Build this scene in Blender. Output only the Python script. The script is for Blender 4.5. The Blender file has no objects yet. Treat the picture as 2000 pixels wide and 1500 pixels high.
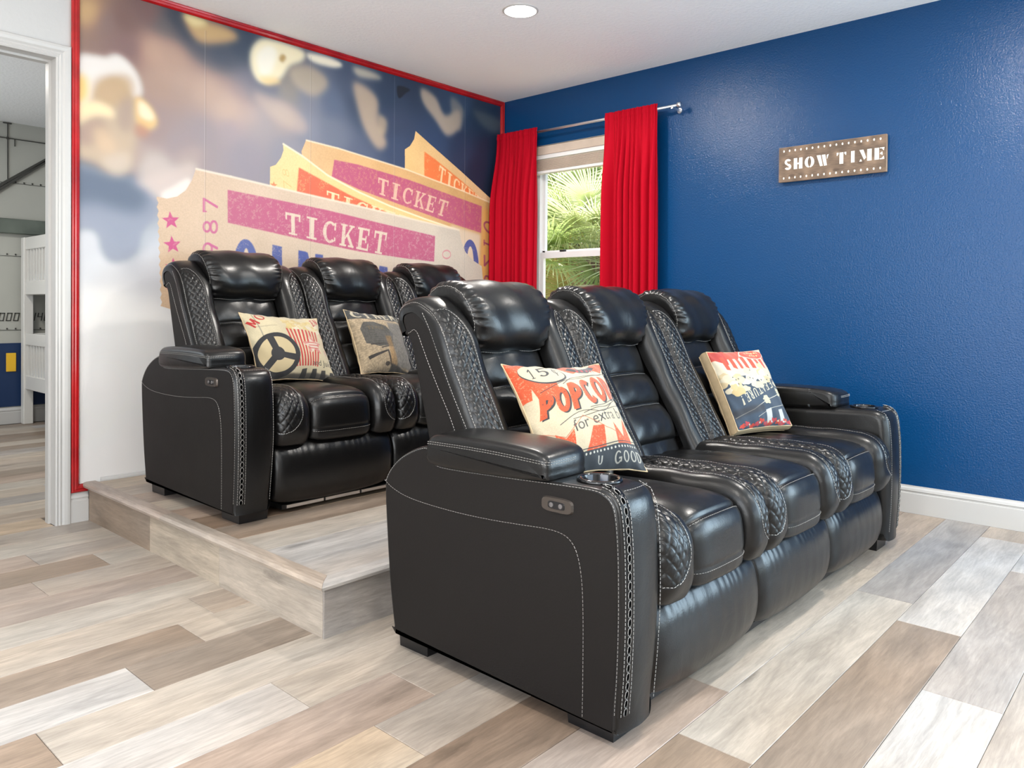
import bpy, math, random
import numpy as np
from mathutils import Vector, Matrix
random.seed(7)
rng = np.random.default_rng(11)
sc = bpy.context.scene
COL = sc.collection
PI = math.pi

# ------------------------------------------------------------------ camera
CAM = (-4.04919, -3.73166, 0.97074)
Fv = Vector((0.743277, 0.668878, -0.011894)); Rv = Vector((0.668976, -0.743238, 0.008251)); Uv = Vector((0.003321, 0.014090, 0.999895))
cd = bpy.data.cameras.new('camera'); cam = bpy.data.objects.new('camera', cd); COL.objects.link(cam)
M = Matrix((Rv, Uv, -Fv)).transposed().to_4x4(); M.translation = Vector(CAM); cam.matrix_world = M
cd.sensor_fit = 'HORIZONTAL'; cd.sensor_width = 36.0; cd.lens = 1499.637 / 2000 * 36
cd.shift_x = (1000 - 997.81) / 2000; cd.shift_y = (619.952 - 750) / 2000
cd.clip_start = 0.02; cd.clip_end = 200
sc.camera = cam

# ------------------------------------------------------------------ world, sun, daylight, lamps, exposure
sc.view_settings.view_transform = 'Standard'; sc.view_settings.look = 'None'
sc.view_settings.gamma = 1.0; sc.view_settings.use_curve_mapping = False
sc.view_settings.exposure = -0.02
wd = bpy.data.worlds.new('sky'); sc.world = wd; wd.use_nodes = True
nt = wd.node_tree; nt.nodes.clear()
wo = nt.nodes.new('ShaderNodeOutputWorld'); wb = nt.nodes.new('ShaderNodeBackground'); sk = nt.nodes.new('ShaderNodeTexSky')
sk.sky_type = 'NISHITA'; sk.sun_disc = False; sk.sun_elevation = math.radians(52); sk.sun_rotation = math.radians(20); sk.altitude = 0; sk.air_density = 1.2; sk.dust_density = 2.5
wb.inputs['Strength'].default_value = 0.55
nt.links.new(sk.outputs[0], wb.inputs['Color']); nt.links.new(wb.outputs[0], wo.inputs['Surface'])

def light(name, kind, loc, energy, color, size=0.1, size_y=None, aim=None, spread=None):
    l = bpy.data.lights.new(name, kind); l.energy = energy; l.color = color
    if kind == 'AREA':
        l.shape = 'RECTANGLE' if size_y else 'DISK'; l.size = size
        if size_y: l.size_y = size_y
        if spread: l.spread = spread
    o = bpy.data.objects.new(name, l); o.location = loc
    if aim is not None:
        o.rotation_euler = Vector(aim).to_track_quat('-Z', 'Y').to_euler()
    COL.objects.link(o); return o
sun = light('sun', 'SUN', (3, 6, 8), 14.0, (1.0, 0.96, 0.88), aim=(-0.10, -0.62, -0.9)); sun.data.angle = 0.01
# daylight through the sliding glass door behind the camera and the bedroom's window
light('daylight_back_door', 'AREA', (-1.70, -6.08, 1.12), 72, (0.76, 0.90, 1.0), 2.9, 2.0, aim=(0, 1, 1.1))
light('daylight_right_window', 'AREA', (-0.10, -5.05, 1.25), 125, (0.64, 0.85, 1.0), 1.9, 1.7, aim=(-1, 0.10, 0.30))
light('added_side_fill', 'AREA', (-5.5, -3.0, 1.15), 158, (1.0, 0.985, 0.97), 3.4, 2.0, aim=(1, 0.16, 1.15))  # added ambient fill from the left; no such opening is known
light('daylight_bedroom', 'AREA', (-4.2, 2.0, 1.5), 30, (0.85, 0.93, 1.0), 1.2, 1.2, aim=(1, 0.2, -0.2))
LAMPS = [(-1.195, -1.21), (-1.30, -3.10), (-1.30, -5.0), (-3.95, -1.35), (-3.95, -3.10), (-3.95, -5.0)]
LAMP_W = [31, 34, 26, 12, 27, 26]
for (x, y), w in zip(LAMPS, LAMP_W):
    light('downlight_lamp', 'AREA', (x, y, 2.428), w, (1.0, 0.945, 0.875), 0.13, aim=(0, 0, -1))
light('bedroom_lamp', 'AREA', (-3.0, 1.8, 2.42), 26, (1.0, 0.95, 0.88), 0.2, aim=(0, 0, -1))

# ------------------------------------------------------------------ materials
MATS = {}
def lin(c):
    return tuple((x / 12.92 if x <= 0.04045 else ((x + 0.055) / 1.055) ** 2.4) for x in c)
def rgb(r, g, b): return lin((r / 255, g / 255, b / 255))
class NT:
    def __init__(s, m): s.t = m.node_tree
    def n(s, typ, **kw):
        n = s.t.nodes.new(typ)
        for k, v in kw.items():
            if k.startswith('i_'):
                key = k[2:]; key = int(key) if key.isdigit() else key.replace('_', ' ')
                n.inputs[key].default_value = v
            else: setattr(n, k, v)
        return n
    def l(s, a, b): s.t.links.new(a, b)
def mat(name, color, rough=0.5, metal=0.0, spec=0.5, noise=None, bump=None, **ex):
    """principled with optional colour noise (scale, amount) and bump (scale, strength, distance)"""
    if name in MATS: return MATS[name]
    m = bpy.data.materials.new(name); m.use_nodes = True; MATS[name] = m
    T = NT(m); b = m.node_tree.nodes['Principled BSDF']
    b.inputs['Base Color'].default_value = (*color, 1); b.inputs['Roughness'].default_value = rough
    b.inputs['Metallic'].default_value = metal; b.inputs['Specular IOR Level'].default_value = spec
    for k, v in ex.items(): b.inputs[k.replace('_', ' ')].default_value = v
    tc = T.n('ShaderNodeTexCoord')
    if noise:
        sc_, am = noise
        n = T.n('ShaderNodeTexNoise'); n.inputs['Scale'].default_value = sc_; n.inputs['Detail'].default_value = 4
        T.l(tc.outputs['Object'], n.inputs['Vector'])
        r = T.n('ShaderNodeMapRange'); r.inputs['From Min'].default_value = 0.3; r.inputs['From Max'].default_value = 0.7
        r.inputs['To Min'].default_value = 1 - am; r.inputs['To Max'].default_value = 1 + am
        T.l(n.outputs['Fac'], r.inputs['Value'])
        mx = T.n('ShaderNodeVectorMath', operation='SCALE'); mx.inputs[0].default_value = color
        T.l(r.outputs[0], mx.inputs['Scale']); T.l(mx.outputs[0], b.inputs['Base Color'])
    if bump:
        prev = None
        for (s_, st, di) in (bump if isinstance(bump, list) else [bump]):
            n = T.n('ShaderNodeTexNoise'); n.inputs['Scale'].default_value = s_; n.inputs['Detail'].default_value = 5
            T.l(tc.outputs['Object'], n.inputs['Vector'])
            bp = T.n('ShaderNodeBump'); bp.inputs['Strength'].default_value = st; bp.inputs['Distance'].default_value = di
            T.l(n.outputs['Fac'], bp.inputs['Height'])
            if prev: T.l(prev.outputs[0], bp.inputs['Normal'])
            prev = bp
        T.l(prev.outputs[0], b.inputs['Normal'])
    return m

WHITE = mat('white_trim_paint', (0.50, 0.49, 0.475), 0.35)
CEIL = mat('ceiling_paint', (0.92, 0.92, 0.915), 0.9, bump=(55, 0.5, 0.006))
WALLW = mat('pale_wall_paint', (0.50, 0.495, 0.485), 0.8, bump=(60, 0.3, 0.004))
REDT = mat('glossy_red_trim_paint', (0.38, 0.010, 0.012), 0.16, noise=(9, 0.25))
BLACKP = mat('black_plastic', (0.008, 0.008, 0.009), 0.3)
STEEL = mat('brushed_steel', (0.80, 0.80, 0.81), 0.33, 1.0)
THREAD = mat('pale_grey_thread', (0.38, 0.365, 0.345), 0.7)
SUBF = mat('dark_underlay', (0.12, 0.10, 0.08), 0.9)

def blue_wall_mat():
    m = bpy.data.materials.new('blue_orange_peel_paint'); m.use_nodes = True; T = NT(m); b = m.node_tree.nodes['Principled BSDF']
    b.inputs['Base Color'].default_value = (*rgb(4, 62, 110), 1); b.inputs['Roughness'].default_value = 0.27; b.inputs['Specular IOR Level'].default_value = 0.36
    tc = T.n('ShaderNodeTexCoord')
    n1 = T.n('ShaderNodeTexNoise'); n1.inputs['Scale'].default_value = 170; n1.inputs['Detail'].default_value = 3
    n2 = T.n('ShaderNodeTexNoise'); n2.inputs['Scale'].default_value = 105; n2.inputs['Detail'].default_value = 2
    T.l(tc.outputs['Object'], n1.inputs['Vector']); T.l(tc.outputs['Object'], n2.inputs['Vector'])
    ad = T.n('ShaderNodeMath', operation='ADD'); T.l(n1.outputs['Fac'], ad.inputs[0]); T.l(n2.outputs['Fac'], ad.inputs[1])
    bp = T.n('ShaderNodeBump'); bp.inputs['Strength'].default_value = 0.42; bp.inputs['Distance'].default_value = 0.0028
    T.l(ad.outputs[0], bp.inputs['Height']); T.l(bp.outputs[0], b.inputs['Normal'])
    return m
BLUE = blue_wall_mat()

def leather(name, base, rough, wr=1.0):
    m = bpy.data.materials.new(name); m.use_nodes = True; T = NT(m); b = m.node_tree.nodes['Principled BSDF']
    b.inputs['Base Color'].default_value = (*base, 1); b.inputs['Specular IOR Level'].default_value = 0.43 if wr > .5 else 0.20
    tc = T.n('ShaderNodeTexCoord')
    # soft wrinkles, then pores
    mp = T.n('ShaderNodeMapping'); mp.inputs['Scale'].default_value = (1.4, 0.8, 1.0); T.l(tc.outputs['Object'], mp.inputs['Vector'])
    n1 = T.n('ShaderNodeTexNoise'); n1.inputs['Scale'].default_value = 9; n1.inputs['Detail'].default_value = 3; n1.inputs['Distortion'].default_value = 0.8
    n2 = T.n('ShaderNodeTexVoronoi'); n2.inputs['Scale'].default_value = 260
    n3 = T.n('ShaderNodeTexNoise'); n3.inputs['Scale'].default_value = 5; n3.inputs['Detail'].default_value = 3
    T.l(mp.outputs[0], n1.inputs['Vector']); T.l(tc.outputs['Object'], n2.inputs['Vector']); T.l(tc.outputs['Object'], n3.inputs['Vector'])
    b1 = T.n('ShaderNodeBump'); b1.inputs['Strength'].default_value = 0.20 * wr; b1.inputs['Distance'].default_value = 0.008
    b2 = T.n('ShaderNodeBump'); b2.inputs['Strength'].default_value = 0.12; b2.inputs['Distance'].default_value = 0.001
    T.l(n1.outputs['Fac'], b1.inputs['Height']); T.l(n2.outputs['Distance'], b2.inputs['Height']); T.l(b1.outputs[0], b2.inputs['Normal'])
    T.l(b2.outputs[0], b.inputs['Normal'])
    r = T.n('ShaderNodeMapRange'); r.inputs['To Min'].default_value = rough - 0.05; r.inputs['To Max'].default_value = rough + 0.09
    T.l(n3.outputs['Fac'], r.inputs['Value']); T.l(r.outputs[0], b.inputs['Roughness'])
    return m
LEATH = leather('black_leather', (0.0045, 0.0042, 0.0042), 0.285)
LSIDE = leather('charcoal_leather_side', (0.0085, 0.0072, 0.0068), 0.5, 0.25)

def wood_plank_mat():
    m = bpy.data.materials.new('weathered_oak_vinyl'); m.use_nodes = True; T = NT(m); b = m.node_tree.nodes['Principled BSDF']
    tc = T.n('ShaderNodeTexCoord'); oi = T.n('ShaderNodeObjectInfo')
    off = T.n('ShaderNodeVectorMath', operation='SCALE'); off.inputs[0].default_value = (37, 91, 17); T.l(oi.outputs['Random'], off.inputs['Scale'])
    add = T.n('ShaderNodeVectorMath', operation='ADD'); T.l(tc.outputs['Object'], add.inputs[0]); T.l(off.outputs[0], add.inputs[1])
    def noise(sx, sy, scale, det, dist=0.0, rough=0.5):
        mp = T.n('ShaderNodeMapping'); mp.inputs['Scale'].default_value = (sx, sy, sy); T.l(add.outputs[0], mp.inputs['Vector'])
        n = T.n('ShaderNodeTexNoise'); n.inputs['Scale'].default_value = scale; n.inputs['Detail'].default_value = det
        n.inputs['Distortion'].default_value = dist; n.inputs['Roughness'].default_value = rough
        T.l(mp.outputs[0], n.inputs['Vector']); return n.outputs['Fac']
    fine = noise(1, 11, 13, 8, 0.6, 0.72)       # grain streaks
    mid = noise(0.55, 2.6, 4.5, 4, 1.2)        # broad stains
    # cathedral rings
    mpw = T.n('ShaderNodeMapping'); mpw.inputs['Scale'].default_value = (0.5, 3.2, 3.2); T.l(add.outputs[0], mpw.inputs['Vector'])
    nz = T.n('ShaderNodeTexNoise'); nz.inputs['Scale'].default_value = 2.6; nz.inputs['Detail'].default_value = 2; T.l(mpw.outputs[0], nz.inputs['Vector'])
    mu = T.n('ShaderNodeMath', operation='MULTIPLY'); mu.inputs[1].default_value = 95.0; T.l(nz.outputs['Fac'], mu.inputs[0])
    sn = T.n('ShaderNodeMath', operation='SINE'); T.l(mu.outputs[0], sn.inputs[0])
    # total = weights
    def mr(v, a, b_, c, d):
        r = T.n('ShaderNodeMapRange'); r.inputs['From Min'].default_value = a; r.inputs['From Max'].default_value = b_
        r.inputs['To Min'].default_value = c; r.inputs['To Max'].default_value = d; T.l(v, r.inputs['Value']); return r.outputs[0]
    def mul(a, c):
        x = T.n('ShaderNodeMath', operation='MULTIPLY'); T.l(a, x.inputs[0]); T.l(c, x.inputs[1]); return x.outputs[0]
    fac = mul(mul(mr(fine, 0.25, 0.75, 0.74, 1.20), mr(mid, 0.3, 0.72, 0.76, 1.15)), mr(sn.outputs[0], -1, 1, 0.955, 1.035))
    # knots: sparse dark spots
    mk = T.n('ShaderNodeMapping'); mk.inputs['Scale'].default_value = (1.6, 5.5, 5.5); T.l(add.outputs[0], mk.inputs['Vector'])
    vk = T.n('ShaderNodeTexVoronoi'); vk.inputs['Scale'].default_value = 1.1; vk.inputs['Randomness'].default_value = 1.0; T.l(mk.outputs[0], vk.inputs['Vector'])
    nk = noise(1, 3, 30, 3, 0.5)
    ak = T.n('ShaderNodeMath', operation='MULTIPLY_ADD'); T.l(nk, ak.inputs[0]); ak.inputs[1].default_value = 0.14; T.l(vk.outputs['Distance'], ak.inputs[2])
    kn = mr(ak.outputs[0], 0.10, 0.22, 0.55, 1.0)
    fac = mul(fac, kn)
    sc_ = T.n('ShaderNodeVectorMath', operation='SCALE'); T.l(oi.outputs['Color'], sc_.inputs[0]); T.l(fac, sc_.inputs['Scale'])
    # warm/cool drift along a plank
    dr = noise(0.5, 1.2, 1.7, 2)
    hs = T.n('ShaderNodeMix', data_type='RGBA', blend_type='MULTIPLY'); hs.inputs['Factor'].default_value = 1.0
    cr = T.n('ShaderNodeValToRGB'); cr.color_ramp.elements[0].position = 0.35; cr.color_ramp.elements[0].color = (1.0, 0.93, 0.86, 1)
    cr.color_ramp.elements[1].position = 0.65; cr.color_ramp.elements[1].color = (0.97, 1.0, 1.03, 1)
    T.l(dr, cr.inputs['Fac']); T.l(sc_.outputs[0], hs.inputs[6]); T.l(cr.outputs['Color'], hs.inputs[7])
    T.l(hs.outputs[2], b.inputs['Base Color'])
    b.inputs['Roughness'].default_value = 0.42; b.inputs['Specular IOR Level'].default_value = 0.4
    bp = T.n('ShaderNodeBump'); bp.inputs['Strength'].default_value = 0.2; bp.inputs['Distance'].default_value = 0.001
    T.l(fine, bp.inputs['Height']); T.l(bp.outputs[0], b.inputs['Normal'])
    return m
WOOD = wood_plank_mat()

# ------------------------------------------------------------------ mesh helpers
def link(name, me, m, parent=None, smooth=False, loc=None):
    o = bpy.data.objects.new(name, me); COL.objects.link(o)
    if m is not None:
        for mm in (m if isinstance(m, (list, tuple)) else [m]): me.materials.append(mm)
    if smooth: me.polygons.foreach_set('use_smooth', [True] * len(me.polygons))
    if parent: o.parent = parent
    if loc is not None: o.location = loc
    return o
class MB:
    """collects geometry for ONE mesh"""
    def __init__(s): s.v = []; s.f = []; s.n = 0
    def add(s, V, F):
        s.v.append(np.asarray(V, float).reshape(-1, 3)); n = s.n
        s.f += [tuple(i + n for i in f) for f in F]; s.n += len(s.v[-1]); return s
    def box(s, a, b, bev=0.0):
        (x0, y0, z0), (x1, y1, z1) = a, b
        if bev <= 0:
            V = [(x, y, z) for z in (z0, z1) for y in (y0, y1) for x in (x0, x1)]
            return s.add(V, [(0, 2, 3, 1), (4, 5, 7, 6), (0, 1, 5, 4), (2, 6, 7, 3), (0, 4, 6, 2), (1, 3, 7, 5)])
        c = bev
        V = []; 
        for z, k in ((z0, c), (z0 + c, 0), (z1 - c, 0), (z1, c)):
            V += [(x0 + k + (c if not k else 0) , y0 + k, z), (x1 - k - (c if not k else 0), y0 + k, z), (x1 - k, y0 + k + (c if not k else 0), z), (x1 - k, y1 - k - (c if not k else 0), z),
                  (x1 - k - (c if not k else 0), y1 - k, z), (x0 + k + (c if not k else 0), y1 - k, z), (x0 + k, y1 - k - (c if not k else 0), z), (x0 + k, y0 + k + (c if not k else 0), z)]
        F = [tuple(range(7, -1, -1)), tuple(range(24, 32))]
        for L in range(3):
            for i in range(8):
                j = (i + 1) % 8; F.append((L * 8 + i, L * 8 + j, L * 8 + 8 + j, L * 8 + 8 + i))
        return s.add(V, F)
    def tube(s, pts, r, n=8, cap=True, closed=False):
        P = np.asarray(pts, float); m = len(P); V = []; rr = np.broadcast_to(np.asarray(r, float), (m,))
        T = np.gradient(P, axis=0) if not closed else np.roll(P, -1, 0) - np.roll(P, 1, 0)
        T /= np.linalg.norm(T, axis=1)[:, None] + 1e-12
        u = np.cross(T[0], (0, 0, 1.0)); 
        if np.linalg.norm(u) < 1e-3: u = np.cross(T[0], (1.0, 0, 0))
        for i in range(m):
            u = u - T[i] * (u @ T[i]); u /= np.linalg.norm(u) + 1e-12; w = np.cross(T[i], u)
            for k in range(n):
                a = 2 * PI * k / n; V.append(P[i] + rr[i] * (math.cos(a) * u + math.sin(a) * w))
        F = []
        for i in range(m if closed else m - 1):
            i2 = (i + 1) % m
            for k in range(n):
                k2 = (k + 1) % n; F.append((i * n + k, i * n + k2, i2 * n + k2, i2 * n + k))
        if cap and not closed: F += [tuple(range(n - 1, -1, -1)), tuple((m - 1) * n + k for k in range(n))]
        return s.add(V, F)
    def grid(s, P, cu=False, cv=False):
        P = np.asarray(P, float); a, b = P.shape[:2]; F = []
        for i in range(a if cu else a - 1):
            i2 = (i + 1) % a
            for j in range(b if cv else b - 1):
                j2 = (j + 1) % b; F.append((i * b + j, i2 * b + j, i2 * b + j2, i * b + j2))
        return s.add(P.reshape(-1, 3), F)
    def lathe(s, prof, c, axis='z', n=28):
        P = []
        for k in range(n):
            a = 2 * PI * k / n; ca, sa = math.cos(a), math.sin(a)
            if axis == 'z': P.append([(c[0] + r * ca, c[1] + r * sa, c[2] + h) for r, h in prof])
            elif axis == 'x': P.append([(c[0] + h, c[1] + r * ca, c[2] + r * sa) for r, h in prof])
            else: P.append([(c[0] + r * ca, c[1] + h, c[2] + r * sa) for r, h in prof])
        return s.grid(P, cu=True)
    def prism(s, poly, axis, a, b):
        """extrude a polygon (list of 2D) along axis x/y/z from a to b"""
        def p(q, t):
            return (t, q[0], q[1]) if axis == 'x' else (q[0], t, q[1]) if axis == 'y' else (q[0], q[1], t)
        n = len(poly); V = [p(q, a) for q in poly] + [p(q, b) for q in poly]
        F = [tuple(range(n - 1, -1, -1)), tuple(range(n, 2 * n))] + [(i, (i + 1) % n, n + (i + 1) % n, n + i) for i in range(n)]
        return s.add(V, F)
    def mesh(s, name):
        me = bpy.data.meshes.new(name); V = np.concatenate(s.v) if s.v else np.zeros((0, 3))
        me.from_pydata(V.tolist(), [], s.f); me.update(); return me
    def build(s, name, m, parent=None, smooth=False, loc=None, fix=True):
        me = s.mesh(name)
        if fix:
            import bmesh
            bm = bmesh.new(); bm.from_mesh(me); bmesh.ops.recalc_face_normals(bm, faces=bm.faces); bm.to_mesh(me); bm.free()
        return link(name, me, m, parent, smooth, loc)
def tag(o, label=None, cat=None, group=None, kind=None):
    if label: o['label'] = label
    if cat: o['category'] = cat
    if group: o['group'] = group
    if kind: o['kind'] = kind
    return o
def empty(name, loc, rz=0.0):
    o = bpy.data.objects.new(name, None); o.location = loc; o.rotation_euler = (0, 0, rz); o.empty_display_size = 0.1; COL.objects.link(o); return o
def structure(o): o['kind'] = 'structure'; return o
def spline(pts, n, closed=False):
    """Catmull-Rom through pts, resampled evenly by length"""
    P = np.asarray(pts, float)
    if closed: Q = np.concatenate([P[-1:], P, P[:2]])
    else: Q = np.concatenate([2 * P[:1] - P[1:2], P, 2 * P[-1:] - P[-2:-1]])
    out = []
    for i in range(1, len(Q) - 2):
        t = np.linspace(0, 1, 24, endpoint=False)[:, None]
        a, b, c, d = Q[i - 1], Q[i], Q[i + 1], Q[i + 2]
        out.append(0.5 * (2 * b + (c - a) * t + (2 * a - 5 * b + 4 * c - d) * t ** 2 + (3 * b - a - 3 * c + d) * t ** 3))
    out = np.concatenate(out)
    if not closed: out = np.concatenate([out, P[-1:]])
    else: out = np.concatenate([out, out[:1]])
    L = np.concatenate([[0], np.cumsum(np.linalg.norm(np.diff(out, axis=0), axis=1))])
    t = np.linspace(0, L[-1], n + 1 if closed else n)
    if closed: t = t[:-1]
    return np.stack([np.interp(t, L, out[:, k]) for k in range(out.shape[1])], 1)
def polyres(pts, n):
    P = np.asarray(pts, float); L = np.concatenate([[0], np.cumsum(np.linalg.norm(np.diff(P, axis=0), axis=1))])
    t = np.linspace(0, L[-1], n); return np.stack([np.interp(t, L, P[:, k]) for k in range(P.shape[1])], 1)
def plen(P): return float(np.linalg.norm(np.diff(np.asarray(P, float), axis=0), axis=1).sum())
def sstep(a, b, x):
    t = np.clip((x - a) / (b - a), 0, 1); return t * t * (3 - 2 * t)
# ------------------------------------------------------------------ flat prints, painted procedurally into a generated bitmap
class Canvas:
    def __init__(s, w, h, x0, x1, y0, y1, base):
        s.w, s.h, s.x0, s.x1, s.y0, s.y1 = w, h, x0, x1, y0, y1
        s.a = np.ones((h, w, 3), np.float32) * np.array(base, np.float32) / 255
    def px(s, p):
        p = np.asarray(p, float); return np.stack([(p[..., 0] - s.x0) / (s.x1 - s.x0) * s.w, (p[..., 1] - s.y0) / (s.y1 - s.y0) * s.h], -1)
    def _mask(s, polys, ss=2, pad=0):
        allp = np.concatenate(polys)
        bx0 = max(0, int(math.floor(allp[:, 0].min())) - pad); bx1 = min(s.w, int(math.ceil(allp[:, 0].max())) + pad)
        by0 = max(0, int(math.floor(allp[:, 1].min())) - pad); by1 = min(s.h, int(math.ceil(allp[:, 1].max())) + pad)
        if bx1 <= bx0 or by1 <= by0: return None
        W, H = bx1 - bx0, by1 - by0
        xs = bx0 + (np.arange(W * ss) + 0.5) / ss
        m = np.zeros((H * ss, W * ss), bool)
        for r in range(H * ss):
            y = by0 + (r + 0.5) / ss; cr = []
            for P in polys:
                y0_, y1_ = P[:, 1], np.roll(P[:, 1], -1); x0_, x1_ = P[:, 0], np.roll(P[:, 0], -1)
                k = (y0_ <= y) != (y1_ <= y)
                if k.any(): cr.append(x0_[k] + (y - y0_[k]) / (y1_[k] - y0_[k]) * (x1_[k] - x0_[k]))
            if cr:
                c = np.sort(np.concatenate(cr)); m[r] = (np.searchsorted(c, xs) % 2) == 1
        return m.reshape(H, ss, W, ss).mean((1, 3)).astype(np.float32), bx0, by0
    @staticmethod
    def blur(m, r):
        k = int(r * 2.5) + 1; g = np.exp(-0.5 * (np.arange(-k, k + 1) / r) ** 2); g /= g.sum()
        for ax in (0, 1):
            pd = [(0, 0)] * m.ndim; pd[ax] = (k, k); q = np.pad(m, pd, mode='edge'); o = np.zeros_like(m); n = m.shape[ax]
            for i, w in enumerate(g): o += w * (q[i:i + n] if ax == 0 else q[:, i:i + n])
            m = o
        return m
    def comp(s, m, bx, by, color, alpha=1.0, wear=None):
        H, W = m.shape; c = np.array(color, np.float32) / 255; m = m * alpha
        if wear is not None: m = m * wear[by:by + H, bx:bx + W]
        s.a[by:by + H, bx:bx + W] = s.a[by:by + H, bx:bx + W] * (1 - m[..., None]) + c * m[..., None]
    def poly(s, pts, color, alpha=1.0, blur=0, wear=None, multi=False):
        P = [s.px(q) for q in (pts if multi else [pts])]
        r = s._mask(P, 2, pad=int(blur * 3))
        if r is None: return s
        m, bx, by = r
        if blur: m = s.blur(m, blur)
        s.comp(m, bx, by, color, alpha, wear); return s
    def line(s, pts, wd, color, alpha=1.0, wear=None, blur=0):
        P = np.asarray(pts, float)
        for a, b in zip(P[:-1], P[1:]):
            d = b - a; L = np.hypot(*d) + 1e-9; n = np.array([-d[1], d[0]]) / L * wd / 2; e = d / L * wd * 0.25
            s.poly([a - e + n, b + e + n, b + e - n, a - e - n], color, alpha, blur, wear)
        return s
    def ellipse(s, c, rx, ry, color, alpha=1.0, blur=0, rot=0.0, wear=None, n=40, wob=0.0):
        t = np.linspace(0, 2 * PI, n, endpoint=False); k = 1 + wob * np.sin(t * 3 + c[0] * 50) + wob * np.sin(t * 5 + c[1] * 70)
        x = rx * np.cos(t) * k; y = ry * np.sin(t) * k; cr, sr = math.cos(rot), math.sin(rot)
        return s.poly(np.stack([c[0] + x * cr - y * sr, c[1] + x * sr + y * cr], 1), color, alpha, blur, wear)
    def noise(s, cell, seed):
        g = np.random.default_rng(seed); H, W = s.h // cell + 3, s.w // cell + 3; a = g.random((H, W)).astype(np.float32)
        y = np.arange(s.h) / cell; x = np.arange(s.w) / cell; yi = y.astype(int); xi = x.astype(int); fy = (y - yi)[:, None]; fx = (x - xi)[None]
        fy = fy * fy * (3 - 2 * fy); fx = fx * fx * (3 - 2 * fx)
        return (a[yi][:, xi] * (1 - fy) * (1 - fx) + a[yi][:, xi + 1] * (1 - fy) * fx + a[yi + 1][:, xi] * fy * (1 - fx) + a[yi + 1][:, xi + 1] * fy * fx)
    def image(s, name):
        im = bpy.data.images.new(name, s.w, s.h); a = np.ones((s.h, s.w, 4), np.float32); a[..., :3] = np.clip(s.a, 0, 1)
        im.pixels.foreach_set(a.ravel()); im.update(); im.pack(); return im
def print_mat(name, im, rough=0.6, bump=None, sheen=0.0, gain=1.0):
    m = bpy.data.materials.new(name); m.use_nodes = True; T = NT(m); b = m.node_tree.nodes['Principled BSDF']
    uv = T.n('ShaderNodeUVMap'); ti = T.n('ShaderNodeTexImage'); ti.image = im; ti.extension = 'EXTEND'; T.l(uv.outputs[0], ti.inputs[0])
    T.l(ti.outputs[0], b.inputs['Base Color'])
    b.inputs['Roughness'].default_value = rough; b.inputs['Sheen Weight'].default_value = sheen
    if bump:
        tc = T.n('ShaderNodeTexCoord'); n = T.n('ShaderNodeTexNoise'); n.inputs['Scale'].default_value = bump[0]; n.inputs['Detail'].default_value = 3
        bp = T.n('ShaderNodeBump'); bp.inputs['Strength'].default_value = bump[1]; bp.inputs['Distance'].default_value = bump[2]
        T.l(tc.outputs['Object'], n.inputs['Vector']); T.l(n.outputs['Fac'], bp.inputs['Height']); T.l(bp.outputs[0], b.inputs['Normal'])
    return m

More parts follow.
